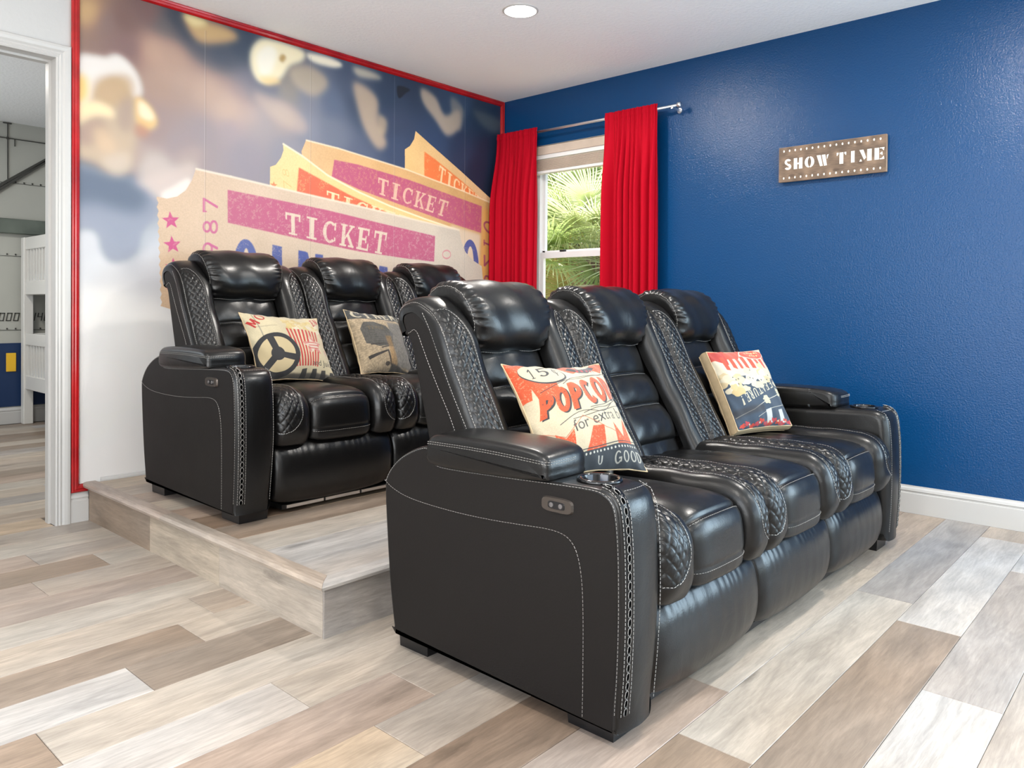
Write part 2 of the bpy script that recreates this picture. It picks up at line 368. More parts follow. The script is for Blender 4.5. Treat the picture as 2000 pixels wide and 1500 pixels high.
# slab-serif, stencil and round letters as polygons in a unit box
def arcband(cx, cy, rx, ry, t, a0, a1, n=22, ty=None):
    ty = ty or t; A = np.radians(np.linspace(a0, a1, n))
    o = [(cx + rx * math.cos(a), cy + ry * math.sin(a)) for a in A]; i = [(cx + (rx - t) * math.cos(a), cy + (ry - ty) * math.sin(a)) for a in A[::-1]]
    return o + i
def R4(x0, y0, x1, y1): return [(x0, y0), (x1, y0), (x1, y1), (x0, y1)]
SLAB = {
 'T': [R4(.38, 0, .62, 1), R4(.02, .88, .98, 1), R4(.02, .66, .12, 1), R4(.88, .66, .98, 1), R4(.22, 0, .78, .09)],
 'I': [R4(.34, 0, .66, 1), R4(.15, 0, .85, .09), R4(.15, .91, .85, 1)],
 'C': [arcband(.52, .5, .5, .5, .24, 48, 312, ty=.11), R4(.80, .62, .92, .97), R4(.82, .12, .92, .3)],
 'K': [R4(.12, 0, .36, 1), R4(0, 0, .48, .09), R4(0, .91, .48, 1), [(.36, .42), (.72, .92), (.9, .92), (.36, .30)], [(.44, .52), (.80, .06), (1.02, .06), (.56, .66)], R4(.6, .91, 1, 1), R4(.62, 0, 1.05, .09)],
 'E': [R4(.12, 0, .38, 1), R4(0, 0, .9, .10), R4(0, .90, .88, 1), R4(.38, .45, .66, .55), R4(.62, .34, .70, .66), R4(.80, 0, .9, .32), R4(.78, .70, .88, 1)],
 'N': [R4(.08, 0, .3, 1), R4(.72, 0, .92, 1), [(.08, 1), (.34, 1), (.92, 0), (.66, 0)]],
 'M': [R4(.04, 0, .24, 1), R4(.76, 0, .96, 1), [(.04, 1), (.28, 1), (.6, .2), (.4, .2)], [(.96, 1), (.72, 1), (.4, .2), (.6, .2)]],
 'A': [[(0, 0), (.24, 0), (.6, 1), (.4, 1)], [(1, 0), (.76, 0), (.4, 1), (.6, 1)], R4(.2, .25, .8, .4)],
 '0': [arcband(.5, .5, .42, .5, .13, 0, 360, 36, ty=.08)],
 '1': [R4(.44, 0, .58, 1), [(.2, .8), (.44, 1), (.44, .86), (.26, .7)], R4(.25, 0, .77, .06)],
 '2': [arcband(.5, .72, .38, .28, .12, -20, 175, ty=.08), [(.86, .64), (.74, .6), (.08, .05), (.2, 0), (.5, .28)], R4(.1, 0, .9, .09)],
 '3': [arcband(.48, .74, .36, .26, .12, -80, 160, ty=.07), arcband(.48, .27, .4, .27, .12, -160, 85, ty=.07)],
 '7': [R4(.08, .9, .92, 1), [(.92, .95), (.8, .95), (.3, 0), (.44, 0)], R4(.08, .78, .16, 1)],
 '8': [arcband(.5, .74, .34, .26, .12, 0, 360, 30, ty=.07), arcband(.5, .26, .4, .26, .12, 0, 360, 30, ty=.07)],
 '9': [arcband(.5, .68, .38, .32, .12, 0, 360, 30, ty=.07), [(.88, .66), (.76, .66), (.44, 0), (.6, 0)]],
 'S': [arcband(.5, .73, .40, .27, .2, 20, 270, ty=.12), arcband(.5, .27, .42, .27, .2, -160, 90, ty=.12)],
 'H': [R4(.08, 0, .32, 1), R4(.68, 0, .92, 1), R4(.3, .44, .7, .56)],
 'O': [arcband(.5, .5, .48, .5, .2, 0, 360, 40, ty=.12)],
 'P': [R4(.08, 0, .36, 1), arcband(.36, .70, .56, .30, .26, -90, 90, ty=.12)],
 'F': [R4(.1, 0, .34, 1), R4(.1, .88, .9, 1), R4(.1, .46, .75, .58)],
 'U': [R4(.08, .3, .3, 1), R4(.72, .3, .92, 1), arcband(.5, .34, .42, .34, .2, 180, 360, ty=.12)],
 'R': [R4(.08, 0, .34, 1), arcband(.34, .72, .52, .28, .22, -90, 90, ty=.12), [(.4, .46), (.64, .46), (.98, 0), (.72, 0)]],
 'L': [R4(.1, 0, .34, 1), R4(.1, 0, .9, .12)],
 'B': [R4(.08, 0, .32, 1), arcband(.32, .74, .5, .26, .2, -90, 90, ty=.1), arcband(.32, .26, .58, .27, .22, -90, 90, ty=.1)],
 'G': [arcband(.5, .5, .48, .5, .2, 40, 320, ty=.12), R4(.55, .34, .95, .48), R4(.78, .1, .95, .45)],
 'D': [R4(.08, 0, .32, 1), arcband(.32, .5, .6, .5, .22, -90, 90, ty=.12)],
 '5': [R4(.2, .88, .86, 1), R4(.16, .5, .32, 1), arcband(.46, .32, .42, .32, .2, -150, 120, ty=.1)],
 '!': [[(.38, .28), (.62, .28), (.7, 1), (.3, 1)], R4(.4, 0, .6, .16)],
 '4': [R4(.6, 0, .8, 1), R4(.05, .22, .95, .34), [(.6, 1), (.76, 1), (.2, .3), (.05, .3)]],
 '6': [arcband(.5, .32, .38, .32, .12, 0, 360, 30, ty=.07), [(.12, .34), (.24, .34), (.62, 1), (.46, 1)]],
}
def quadmap(q):
    """bilinear map from the unit square to the quad (bottom-left, bottom-right, top-right, top-left)"""
    q = np.asarray(q, float)
    def f(P):
        P = np.asarray(P, float); u, v = P[:, :1], P[:, 1:]
        return q[0] * (1 - u) * (1 - v) + q[1] * u * (1 - v) + q[2] * u * v + q[3] * (1 - u) * v
    return f
def word(cv, txt, q, color, gap=0.25, alpha=1.0, wear=None, blur=0, widths=None, off=None, up=None):
    """lay TXT into the quad"""
    f = quadmap(q); ws = [(widths or {}).get(c, 1.0) if c != ' ' else 0.6 for c in txt]; tot = sum(ws) + gap * (len(txt) - 1); x = 0
    for c, w in zip(txt, ws):
        if c != ' ':
            for P in SLAB[c]:
                P = np.asarray(P, float); P = np.concatenate([np.linspace(a, b, 4, endpoint=False) for a, b in zip(P, np.roll(P, -1, 0))]) if len(P) < 12 else P
                U = np.stack([(x + P[:, 0] * w) / tot, P[:, 1]], 1)
                if up: U[:, 1] = up(U[:, 0], U[:, 1])
                G = f(U)
                if off is not None: G = G + np.asarray(off)
                cv.poly(G, color, alpha, blur, wear)
        x += w + gap
    return cv
def star(cv, c, r, color, rot=0.0, wear=None, squash=1.0):
    P = [(c[0] + (r if k % 2 == 0 else r * .42) * math.cos(PI / 2 + rot + k * PI / 5) * squash, c[1] + (r if k % 2 == 0 else r * .42) * math.sin(PI / 2 + rot + k * PI / 5)) for k in range(10)]
    cv.poly(P, color, 1.0, 0, wear)
# ------------------------------------------------------------------ the printed cinema mural (coordinates on the wall, metres)
def make_mural():
    cv = Canvas(1250, 1020, -2.79, -0.03, 0.16, 2.41, (150, 140, 145))
    # soft colour field from samples
    S = [((-2.747,2.305),(176,140,105)),((-2.682,2.266),(140,115,110)),((-2.604,2.288),(128,98,92)),((-2.488,2.357),(125,95,92)),((-2.416,2.317),(100,95,98)),((-2.354,2.364),(62,68,82)),((-2.290,2.327),(60,68,85)),
     ((-2.464,2.182),(190,150,130)),((-2.378,2.179),(172,140,125)),((-2.581,2.176),(138,108,105)),((-2.225,2.268),(80,84,98)),((-2.130,2.254),(66,76,95)),((-2.019,2.321),(52,68,90)),((-2.439,2.042),(180,148,132)),
     ((-2.328,2.054),(175,148,136)),((-2.211,2.042),(188,158,145)),((-2.102,1.973),(195,165,152)),((-1.989,2.116),(105,106,125)),((-1.856,2.159),(92,98,120)),((-1.748,2.169),(135,128,122)),((-1.602,2.143),(115,120,138)),
     ((-1.466,2.142),(85,100,128)),((-2.558,1.848),(160,135,128)),((-2.463,1.817),(160,138,135)),((-2.339,1.764),(158,142,144)),((-2.210,1.837),(155,142,146)),((-2.073,1.887),(160,146,152)),((-1.930,1.940),(156,146,150)),
     ((-1.778,1.996),(160,146,146)),((-1.617,1.969),(125,130,148)),((-1.987,1.769),(148,140,150)),((-1.447,1.970),(110,118,138)),((-1.306,2.265),(70,84,110)),((-1.268,2.183),(58,74,100)),((-0.996,2.112),(56,70,98)),
     ((-1.038,2.261),(42,62,90)),((-0.875,2.376),(36,56,84)),((-0.425,2.389),(46,72,104)),((-0.227,2.325),(34,54,80)),((-0.121,2.112),(32,46,72)),((-0.421,2.011),(42,58,88)),((-0.654,2.042),(52,72,106)),
     ((-0.954,1.961),(60,76,106)),((-0.272,1.894),(32,42,68)),((-0.144,1.804),(28,38,60)),((-2.580,1.677),(180,155,146)),((-2.462,1.622),(208,188,178)),((-2.659,1.548),(72,84,104)),((-2.746,1.559),(78,94,116)),
     ((-2.714,1.448),(120,128,145)),((-2.603,1.436),(112,122,140)),((-2.614,1.340),(128,134,148)),((-2.533,1.251),(160,164,174)),((-2.735,1.261),(199,199,204)),((-2.691,1.147),(206,206,210)),((-2.485,1.205),(200,200,206)),
     ((-2.691,0.960),(236,233,230)),((-2.508,0.840),(236,233,230)),((-2.690,0.609),(236,233,230)),((-2.507,0.353),(236,233,230)),((-2.690,0.210),(236,233,230)),((-1.610,0.680),(236,233,230)),((-0.407,0.628),(236,233,230)),((-1.262,1.274),(120,125,140)),((-0.269,1.612),(60,70,95)),((-1.746,1.806),(140,138,150)),((-1.266,1.820),(90,100,125))]
    gx = np.linspace(cv.x0, cv.x1, 125); gz = np.linspace(cv.y0, cv.y1, 102); X, Z = np.meshgrid(gx, gz)
    num = np.zeros((*X.shape, 3)); den = np.zeros(X.shape)
    for (a, b), c in S:
        if b > 1.4: c = tuple(q * .90 for q in c)  # upper samples darkened in the colour to offset strong light falling there
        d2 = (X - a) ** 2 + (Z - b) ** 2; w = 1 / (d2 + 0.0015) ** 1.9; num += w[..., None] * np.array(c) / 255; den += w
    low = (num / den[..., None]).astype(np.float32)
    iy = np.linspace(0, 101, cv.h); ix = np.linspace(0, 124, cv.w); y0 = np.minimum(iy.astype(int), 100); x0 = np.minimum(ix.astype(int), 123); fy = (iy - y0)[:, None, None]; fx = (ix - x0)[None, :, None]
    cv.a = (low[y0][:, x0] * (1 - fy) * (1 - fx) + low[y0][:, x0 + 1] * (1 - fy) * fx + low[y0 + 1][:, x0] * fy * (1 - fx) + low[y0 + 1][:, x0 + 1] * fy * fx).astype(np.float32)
    B = lambda pts, c, al=1.0, bl=8: cv.poly(spline(pts, 40, closed=True), c, al, bl * 1.1)
    hi = cv.a.copy(); cv_low = np.clip((np.linspace(cv.y0, cv.y1, cv.h) - 0.75) / .25, 0, 1)[:, None, None].astype(np.float32)
    # out-of-focus popcorn
    B([(-2.493,2.271),(-2.366,2.256),(-2.211,2.169),(-2.018,2.136),(-1.924,1.995),(-1.988,1.916),(-2.129,1.942),(-2.263,2.005),(-2.439,2.066),(-2.500,2.149)], (194,154,136), .5, 16)
    B([(-2.861,1.577),(-2.659,1.576),(-2.552,1.562),(-2.455,1.501),(-2.462,1.402),(-2.514,1.313),(-2.533,1.227),(-2.579,1.181),(-2.658,1.163),(-2.700,1.217),(-2.713,1.281),(-2.739,1.307),(-2.784,1.303),(-2.861,1.286)], (132,137,152), .92, 5)
    B([(-2.861,1.577),(-2.659,1.580),(-2.561,1.560),(-2.486,1.485),(-2.533,1.408),(-2.659,1.419),(-2.735,1.434),(-2.861,1.409)], (78,90,110), .85, 11)
    B([(-2.800,1.984),(-2.581,2.069),(-2.553,1.944),(-2.523,1.843),(-2.553,1.705),(-2.580,1.601),(-2.659,1.576),(-2.736,1.611),(-2.799,1.643)], (186,158,134), 1, 9)
    B([(-2.800,2.063),(-2.726,2.097),(-2.682,2.099),(-2.638,2.126),(-2.586,2.108),(-2.535,2.044),(-2.520,1.963),(-2.562,1.942),(-2.604,2.009),(-2.660,2.016),(-2.715,1.968),(-2.747,1.892),(-2.800,1.836)], (232,224,216), 1, 5)
    B([(-2.553,1.944),(-2.499,1.932),(-2.456,1.879),(-2.451,1.831),(-2.499,1.799),(-2.548,1.831)], (232,182,120), 1, 5)
    B([(-2.534,1.929),(-2.497,1.918),(-2.463,1.871),(-2.482,1.848),(-2.530,1.865)], (254,232,190), .9, 4)
    B([(-2.544,1.827),(-2.487,1.808),(-2.501,1.767),(-2.548,1.773)], (176,122,100), .8, 6)
    B([(-2.725,1.978),(-2.660,2.020),(-2.581,2.038),(-2.553,1.980),(-2.581,1.915),(-2.671,1.873),(-2.725,1.897)], (186,150,116), .85, 7)
    B([(-2.796,1.985),(-2.762,1.992),(-2.753,1.914),(-2.779,1.863),(-2.795,1.860)], (250,190,90), .8, 6)
    B([(-2.795,1.860),(-2.725,1.890),(-2.653,1.872),(-2.644,1.832),(-2.714,1.827),(-2.778,1.783),(-2.795,1.780)], (252,220,165), 1, 5)
    B([(-2.778,1.783),(-2.714,1.814),(-2.671,1.780),(-2.692,1.729),(-2.757,1.684),(-2.795,1.701)], (150,126,116), .8, 8)
    B([(-2.736,1.757),(-2.682,1.778),(-2.637,1.692),(-2.670,1.663),(-2.714,1.691)], (216,176,140), .7, 8)
    B([(-2.692,1.636),(-2.580,1.677),(-2.585,1.593),(-2.648,1.573)], (200,180,160), .7, 7)
    B([(-2.615,1.908),(-2.567,1.942),(-2.557,1.824),(-2.592,1.770),(-2.630,1.811)], (150,130,120), .7, 8)
    B([(-2.788,2.327),(-2.726,2.334),(-2.719,2.267),(-2.754,2.223),(-2.788,2.225)], (205,160,115), .7, 9)
    B([(-2.321,2.398),(-2.212,2.399),(-2.103,2.396),(-2.033,2.370),(-2.075,2.328),(-2.211,2.284),(-2.277,2.305)], (192,152,108), 1, 7)
    B([(-2.321,2.398),(-2.212,2.396),(-2.217,2.372),(-2.277,2.355)], (238,218,150), .9, 5)
    B([(-1.967,2.295),(-1.932,2.365),(-1.872,2.397),(-1.717,2.399),(-1.636,2.380),(-1.659,2.329),(-1.732,2.284),(-1.795,2.200),(-1.901,2.157),(-1.955,2.204)], (250,234,190), 1, 5)
    B([(-1.931,2.290),(-1.872,2.359),(-1.811,2.347),(-1.841,2.230),(-1.901,2.189)], (255,250,235), .8, 5)
    B([(-1.792,2.325),(-1.774,2.340),(-1.755,2.328),(-1.773,2.296),(-1.795,2.302)], (170,130,80), .9, 3)
    B([(-1.916,2.186),(-1.810,2.204),(-1.795,2.180),(-1.871,2.152)], (250,205,130), .8, 5)
    B([(-1.620,2.382),(-1.485,2.395),(-1.386,2.378),(-1.432,2.349),(-1.536,2.342),(-1.600,2.350)], (250,238,210), 1, 4)
    B([(-1.732,2.270),(-1.619,2.316),(-1.501,2.281),(-1.491,2.219),(-1.585,2.153),(-1.700,2.193)], (168,152,132), .85, 7)
    B([(-1.307,2.385),(-1.157,2.384),(-1.098,2.357),(-1.270,2.334)], (222,205,175), .7, 6)
    B([(-1.306,2.295),(-1.136,2.241),(-1.123,2.089),(-1.055,1.976),(-1.122,1.928),(-1.211,2.011),(-1.268,2.122)], (196,168,140), .75, 7)
    B([(-1.124,2.135),(-1.057,2.117),(-1.068,2.030),(-1.115,2.034)], (208,178,140), .6, 6)
    B([(-1.931,2.102),(-1.747,2.071),(-1.624,1.996),(-1.650,1.929),(-1.794,1.965),(-1.930,2.048)], (190,162,146), .6, 9)
    B([(-0.781,2.374),(-0.657,2.341),(-0.574,2.240),(-0.443,2.300),(-0.442,2.180),(-0.554,2.109),(-0.656,2.191),(-0.767,2.285)], (178,160,142), .85, 6)
    B([(-0.520,2.370),(-0.400,2.308),(-0.432,2.164),(-0.495,2.205)], (150,140,130), .6, 6)
    B([(-0.302,2.328),(-0.044,2.306),(-0.069,2.211),(-0.226,2.236)], (120,120,110), .4, 8)
    B([(-0.974,2.344),(-0.874,2.344),(-0.908,2.314),(-0.965,2.270)], (16,26,40), .9, 1.5)
    B([(-2.552,1.552),(-2.486,1.582),(-2.389,1.627),(-2.267,1.680),(-2.257,1.613),(-2.308,1.530),(-2.389,1.479),(-2.448,1.487),(-2.491,1.516)], (204,182,172), .8, 8)
    B([(-2.428,1.509),(-2.369,1.551),(-2.298,1.600),(-2.282,1.571),(-2.344,1.494),(-2.413,1.476)], (234,220,208), .95, 4)
    B([(-2.352,1.712),(-2.223,1.758),(-2.262,1.637),(-2.339,1.639)], (190,165,150), .35, 10)
    wear = np.clip((cv.noise(2, 1) * .6 + cv.noise(7, 2) * .4 - .16) * 4.0, 0.62, 1)
    wear2 = np.clip((cv.noise(2, 3) * .6 + cv.noise(14, 4) * .4 - .16) * 5.0, 0.66, 1)
    def ticket(poly_, c1, c2, u0, u1):
        """card tone from c1 to c2 between wall x u0 and u1"""
        P = [cv.px(poly_)]; m, bx, by = cv._mask(P, 2); H, W_ = m.shape
        xs = cv.x0 + (bx + np.arange(W_)) / cv.w * (cv.x1 - cv.x0); t = np.clip((xs - u0) / (u1 - u0), 0, 1)[None, :, None]
        col = (np.array(c1) * (1 - t) + np.array(c2) * t) / 255
        nz = (1 + (cv.noise(2, 7)[by:by + H, bx:bx + W_] - .5) * .07 + (cv.noise(40, 8)[by:by + H, bx:bx + W_] - .5) * .06)[..., None]
        cv.a[by:by + H, bx:bx + W_] = cv.a[by:by + H, bx:bx + W_] * (1 - m[..., None]) + (col * nz) * m[..., None]
    PUR, ORG, BLU, CRM = (176,80,112), (216,92,66), (72,82,140), (216,194,168)
    # rear right ticket
    ticket([(-0.826,2.092),(-0.699,2.028),(-0.420,1.891),(-0.106,1.729),(0.018,1.658),(0.020,1.456),(-0.416,1.529),(-0.910,1.615),(-0.913,1.961),(-0.871,1.990),(-0.838,2.038)], (236,186,122), (226,176,130), (-0.913,1.935)[0], (-0.116,1.699)[0])
    cv.poly([(-0.751,1.973),(-0.653,1.936),(-0.395,1.818),(-0.168,1.704),(-0.270,1.683),(-0.513,1.718),(-0.652,1.769),(-0.750,1.813)], (240,112,62), .95, 1.2, wear2)
    word(cv, 'TICKET', [(-0.638,1.791),(-0.219,1.681),(-0.230,1.736),(-0.617,1.907)], (252,214,160), .15, .85, blur=.8)
    # middle ticket
    ticket([(-1.627,1.899),(-1.412,1.888),(-0.912,1.839),(-0.419,1.764),(0.018,1.684),(0.028,0.831),(-0.264,1.118),(-1.029,1.224),(-1.615,1.541),(-1.656,1.832)], (218,168,120), (206,150,98), (-1.617,1.826)[0], (-0.063,1.704)[0])
    cv.line([(-1.627,1.899),(-1.412,1.888),(-0.912,1.839),(-0.419,1.764),(0.018,1.684)], .008, (252,222,180), .9, blur=1)
    cv.poly([(-1.439,1.818),(-1.266,1.814),(-0.869,1.774),(-0.219,1.677),(-0.222,1.492),(-0.511,1.534),(-1.033,1.627),(-1.265,1.669),(-1.456,1.719)], PUR, .95, .8, wear)
    word(cv, 'TICKET', [(-1.128,1.660),(-0.568,1.570),(-0.531,1.675),(-1.121,1.760)], (226,176,150), .22, .95, wear2)
    cv.poly([(-0.511,1.521),(-0.227,1.481),(-0.254,1.118),(-0.508,1.248)], (226,206,180), .8, 5)
    cv.poly([(-0.209,1.671),(0.018,1.621),(0.028,0.831),(-0.232,0.976)], (226,150,84), .75, 5)
    cv.poly([arcband(.5,.5,.5,.5,.30,0,360,40,ty=.16)][0] if False else quadmap([(-0.412,1.114),(-0.243,1.097),(-0.247,1.430),(-0.406,1.447)])(np.array(arcband(.5,.5,.5,.5,.30,0,360,40,ty=.14))), BLU, .95, .5, wear2)
    [word(cv, '3210', [(-0.188,1.120),(-0.198,1.601),(-0.083,1.565),(-0.078,1.101)], (150,70,92), .35, .8, widths={'1': .8}, off=(o, 0)) for o in (-.004, .004)]
    # orange ticket
    ticket([(-1.771,1.855),(-1.649,1.807),(-1.481,1.722),(-1.265,1.653),(-1.032,1.596),(-0.738,1.541),(-0.435,1.493),(-0.439,1.389),(-1.263,1.365),(-1.850,1.543),(-1.848,1.719),(-1.814,1.735),(-1.783,1.778),(-1.768,1.820)], (244,202,136), (238,188,122), (-1.839,1.792)[0], (-0.464,1.491)[0])
    cv.line([(-1.771,1.855),(-1.649,1.807),(-1.481,1.722),(-1.265,1.653),(-1.032,1.596),(-0.738,1.541),(-0.435,1.493)], .009, (255,236,192), .95, blur=1)
    cv.poly([(-1.672,1.741),(-1.583,1.711),(-1.338,1.630),(-1.032,1.549),(-0.825,1.494),(-1.111,1.469),(-1.479,1.520),(-1.687,1.575)], ORG, .95, 1.2, wear2)
    word(cv, 'TICKET', [(-1.490,1.560),(-0.909,1.448),(-0.867,1.539),(-1.490,1.636)], (254,214,160), .2, .9, wear2)
    word(cv, '78', [(-1.713,1.609),(-1.739,1.723),(-1.777,1.729),(-1.764,1.609)], (240,160,100), .3, .6)
    star(cv, (-1.826,1.623), .022, (240,120,80))
    # front ticket, with its bitten corners and perforated edge
    left = [(-2.450,1.482),(-2.441,1.463),(-2.449,1.442),(-2.440,1.424),(-2.447,1.403),(-2.438,1.384),(-2.446,1.364),(-2.437,1.344),(-2.444,1.324),(-2.435,1.305),(-2.442,1.285),(-2.433,1.265),(-2.441,1.245),(-2.432,1.226),(-2.439,1.205),(-2.430,1.186),(-2.438,1.166),(-2.429,1.146),(-2.436,1.126),(-2.427,1.106),(-2.434,1.086),(-2.425,1.067),(-2.433,1.047),(-2.424,1.027),(-2.431,1.007),(-2.422,0.987),(-2.430,0.967)]
    ticket([(-2.257,1.651),(-2.072,1.637),(-1.745,1.608),(-1.264,1.569),(-0.867,1.532),(-0.435,1.493),(-0.415,1.425),(-0.375,1.352),(-0.306,1.300),(-0.215,1.262),(-0.193,1.120),(-0.407,0.628),(-1.924,0.721),(-2.259,0.899),(-2.362,0.947),(-2.427,0.967)] + left[::-1] + [(-2.448,1.492),(-2.401,1.487),(-2.351,1.503),(-2.308,1.538),(-2.277,1.592)], (204,168,138), (204,190,172), (-2.413,1.456)[0], (-0.415,1.460)[0])
    cv.line([(-2.257,1.651),(-2.072,1.637),(-1.745,1.608),(-1.264,1.569),(-0.867,1.532),(-0.435,1.493)], .010, (232,212,188), .95, blur=1)
    cv.poly([(-2.089,1.567),(-1.868,1.552),(-1.479,1.523),(-1.071,1.479),(-0.653,1.438),(-0.660,1.271),(-0.865,1.277),(-1.262,1.301),(-1.614,1.340),(-1.867,1.372),(-2.088,1.399)], (176,80,112), .95, .8, wear)
    word(cv, 'TICKET', [(-1.753,1.370),(-1.070,1.291),(-1.047,1.428),(-1.757,1.487)], CRM, .25, .95, wear2)
    fatc = [arcband(.5, .5, .5, .5, .36, 35, 325, ty=.16)]
    for P in fatc: cv.poly(quadmap([(-2.053,1.044),(-1.914,1.020),(-1.915,1.313),(-2.054,1.330)])(np.array(P)), BLU, .95, .8, wear2)
    for q_ in ([(-1.838,0.993),(-1.773,0.983),(-1.774,1.295),(-1.833,1.303)], [(-1.677,0.967),(-1.621,0.959),(-1.623,1.277),(-1.672,1.282)], [(-1.571,0.950),(-1.510,0.939),(-1.512,1.266),(-1.563,1.269)], [(-1.672,1.282),(-1.613,1.274),(-1.510,0.939),(-1.571,0.950)],
        [(-1.405,0.921),(-1.214,0.890),(-1.217,1.234),(-1.400,1.254)], [(-1.114,0.874),(-1.043,0.864),(-1.045,1.217),(-1.109,1.223)], [(-0.945,0.847),(-0.870,0.833),(-0.873,1.196),(-0.940,1.202)], [(-0.749,0.808),(-0.660,0.793),(-0.573,1.160),(-0.646,1.171)], [(-0.494,0.769),(-0.427,0.757),(-0.545,1.161),(-0.619,1.166)]): cv.poly(q_, BLU, .95, .8, wear2)
    [word(cv, '6987', [(-2.142,1.107),(-2.144,1.526),(-2.219,1.518),(-2.218,1.105)], (186,84,124), .30, .8, off=(o, 0)) for o in (-.003, .003)]
    word(cv, '0', [(-0.509,1.289),(-0.510,1.364),(-0.589,1.359),(-0.588,1.285)], (206,120,130), .3, .8)
    for c in ((-2.381,1.383), (-2.373,1.266), (-2.365,1.160), (-2.360,1.047)): star(cv, c, .044, (186,62,112), .12, wear2)
    # seams of the printed panels
    for a, b in (((-2.212,2.348), (-2.206,0.860)), ((-1.600,2.372), (-1.591,0.852)), ((-0.999,2.396), (-0.986,0.844)), ((-0.387,2.397), (-0.370,0.836))):
        cv.line([a, (a[0], b[1])], .003, (225,215,210), .22)
        cv.line([(a[0] + .004, a[1]), (a[0] + .004, b[1])], .003, (70,65,65), .22)
    cv.a = np.where(cv.a > .60, .60 + (cv.a - .60) * .78, cv.a * .96 + .024 * (cv.a / .6) ** 2).astype(np.float32)
    return cv
# ================================================================== THE SETTING
XL, YB, CEZ = -5.6, -6.2, 2.44
DX0, DX1, DZ = -3.75, -2.887, 2.045          # doorway in the mural wall
WT = 0.12
# window opening in the blue wall
WY0, WY1, WZ0, WZ1 = -1.14, -0.275, 0.82, 2.085

def base_profile(h=0.132, t=0.015):
    return [(0, 0), (t, 0), (t, h * .72), (t * .72, h * .74), (t * .72, h * .80), (t * .95, h * .82), (t * .8, h * .90), (t * .35, h * .95), (t * .3, h), (0, h)]
# walls
b = MB(); b.box((0, WY1, 0), (WT, 0.0, CEZ)); b.box((0, -4.10, 0), (WT, WY0, CEZ)); b.box((0, YB, 0), (WT, -6.0, CEZ)); b.box((0, -6.0, 0), (WT, -4.10, .40)); b.box((0, -6.0, 2.1), (WT, -4.10, CEZ)); b.box((0, WY0, 0), (WT, WY1, WZ0)); b.box((0, WY0, WZ1), (WT, WY1, CEZ))
structure(b.build('wall_right', BLUE))
b = MB(); b.box((DX1 + .018, 0, 0), (WT, WT, CEZ)); b.box((XL, 0, 0), (DX0 - .018, WT, CEZ)); b.box((DX0 - .018, 0, DZ + .018), (DX1 + .018, WT, CEZ))
structure(b.build('wall_front', WALLW))
b = MB(); b.box((XL - WT, -1.25, 0), (XL, WT, CEZ)); b.box((XL - WT, YB, 0), (XL, -4.75, CEZ)); b.box((XL - WT, -4.75, 2.2), (XL, -1.25, CEZ)); structure(b.build('wall_left', WALLW))
d = MB(); d.box((XL - .10, -4.75, 0), (XL + .015, -4.68, 2.2)); d.box((XL - .10, -1.32, 0), (XL + .015, -1.25, 2.2)); d.box((XL - .10, -4.75, 2.13), (XL + .015, -1.25, 2.2)); structure(d.build('fill_opening_frame', WHITE))  # unseen frame added round the opening of the side fill light
b = MB(); b.box((XL - WT, YB - WT, 0), (-3.15, YB, CEZ)); b.box((-0.25, YB - WT, 0), (WT, YB, CEZ)); b.box((-3.15, YB - WT, 2.12), (-0.25, YB, CEZ))
structure(b.build('wall_back', WALLW))
cl = structure(MB().box((XL - WT, YB - WT, CEZ), (WT, 3.7, CEZ + 0.12)).build('ceiling', CEIL))
# sliding glass door behind the camera (source of the cool daylight)
d = MB()
for x0, x1 in ((-3.15, -3.09), (-1.73, -1.67), (-0.31, -0.25)): d.box((x0, YB - 0.09, 0.0), (x1, YB - 0.03, 2.12))
d.box((-3.15, YB - 0.09, 2.05), (-0.25, YB - 0.03, 2.12)); d.box((-3.15, YB - 0.09, 0.0), (-0.25, YB - 0.03, 0.05))
structure(d.build('door_2', WHITE))
# bedroom beyond the doorway
BW = (-1.85, 3.45)
b = MB(); b.box((XL, 3.45, 0), (WT, 3.57, CEZ)); bw = structure(b.build('wall_bedroom_far', mat('bedroom_panel_print', rgb(176, 176, 168), 0.7, noise=(1.2, 0.10))))
b = MB(); b.box((0.0, WT, 0), (WT, 3.45, CEZ)); structure(b.build('wall_bedroom_right', WALLW))
b = MB(); b.box((XL - WT, WT, 0), (XL, 3.45, CEZ)); structure(b.build('wall_bedroom_left', WALLW))

# printed far wall of the bedroom: navy band, rails, rivets, bars, numbers
def slabs(name, m, boxes, parent=None, bev=0):
    q = MB()
    for a, c in boxes: q.box(a, c, bev)
    return q.build(name, m, parent)
NAVY = mat('navy_paint', rgb(14, 44, 84), 0.5)
GREY = mat('grey_green_print', rgb(98, 106, 98), 0.6, noise=(5, 0.25))
DGREY = mat('dark_print', rgb(62, 62, 58), 0.6)
pw = 3.448
slabs('navy_band', NAVY, [((-4.2, pw - .004, .14), (-.002, pw, .655))], bw)
slabs('ledge_band', GREY, [((-4.2, pw - .05, 1.54), (-.002, pw, 1.66))], bw, .006)
slabs('conduit', DGREY, [((-4.2, pw - .012, 2.306), (-.002, pw, 2.312)), ((-2.16, pw - .01, 1.98), (-2.155, pw, 2.43)), ((-2.19, pw - .012, 2.425), (-2.13, pw, 2.432)), ((-2.165, pw - .014, 2.30), (-2.15, pw, 2.318)), ((-2.11, pw - .01, 2.25), (-2.106, pw, 2.31))], bw)
slabs('seam_line', DGREY, [((-4.2, pw - .004, z), (-.002, pw, z + .003)) for z in (1.95, 1.36, 0.76)], bw)
q = MB()
for z in (1.962, 1.375, 0.772):
    for k in range(30): q.lathe([(0.001, -.007), (.005, -.006), (.007, 0)], (-2.7 + k * .060, pw, z), 'y', 8)
tag(q.build('rivet', DGREY, bw), kind='stuff')
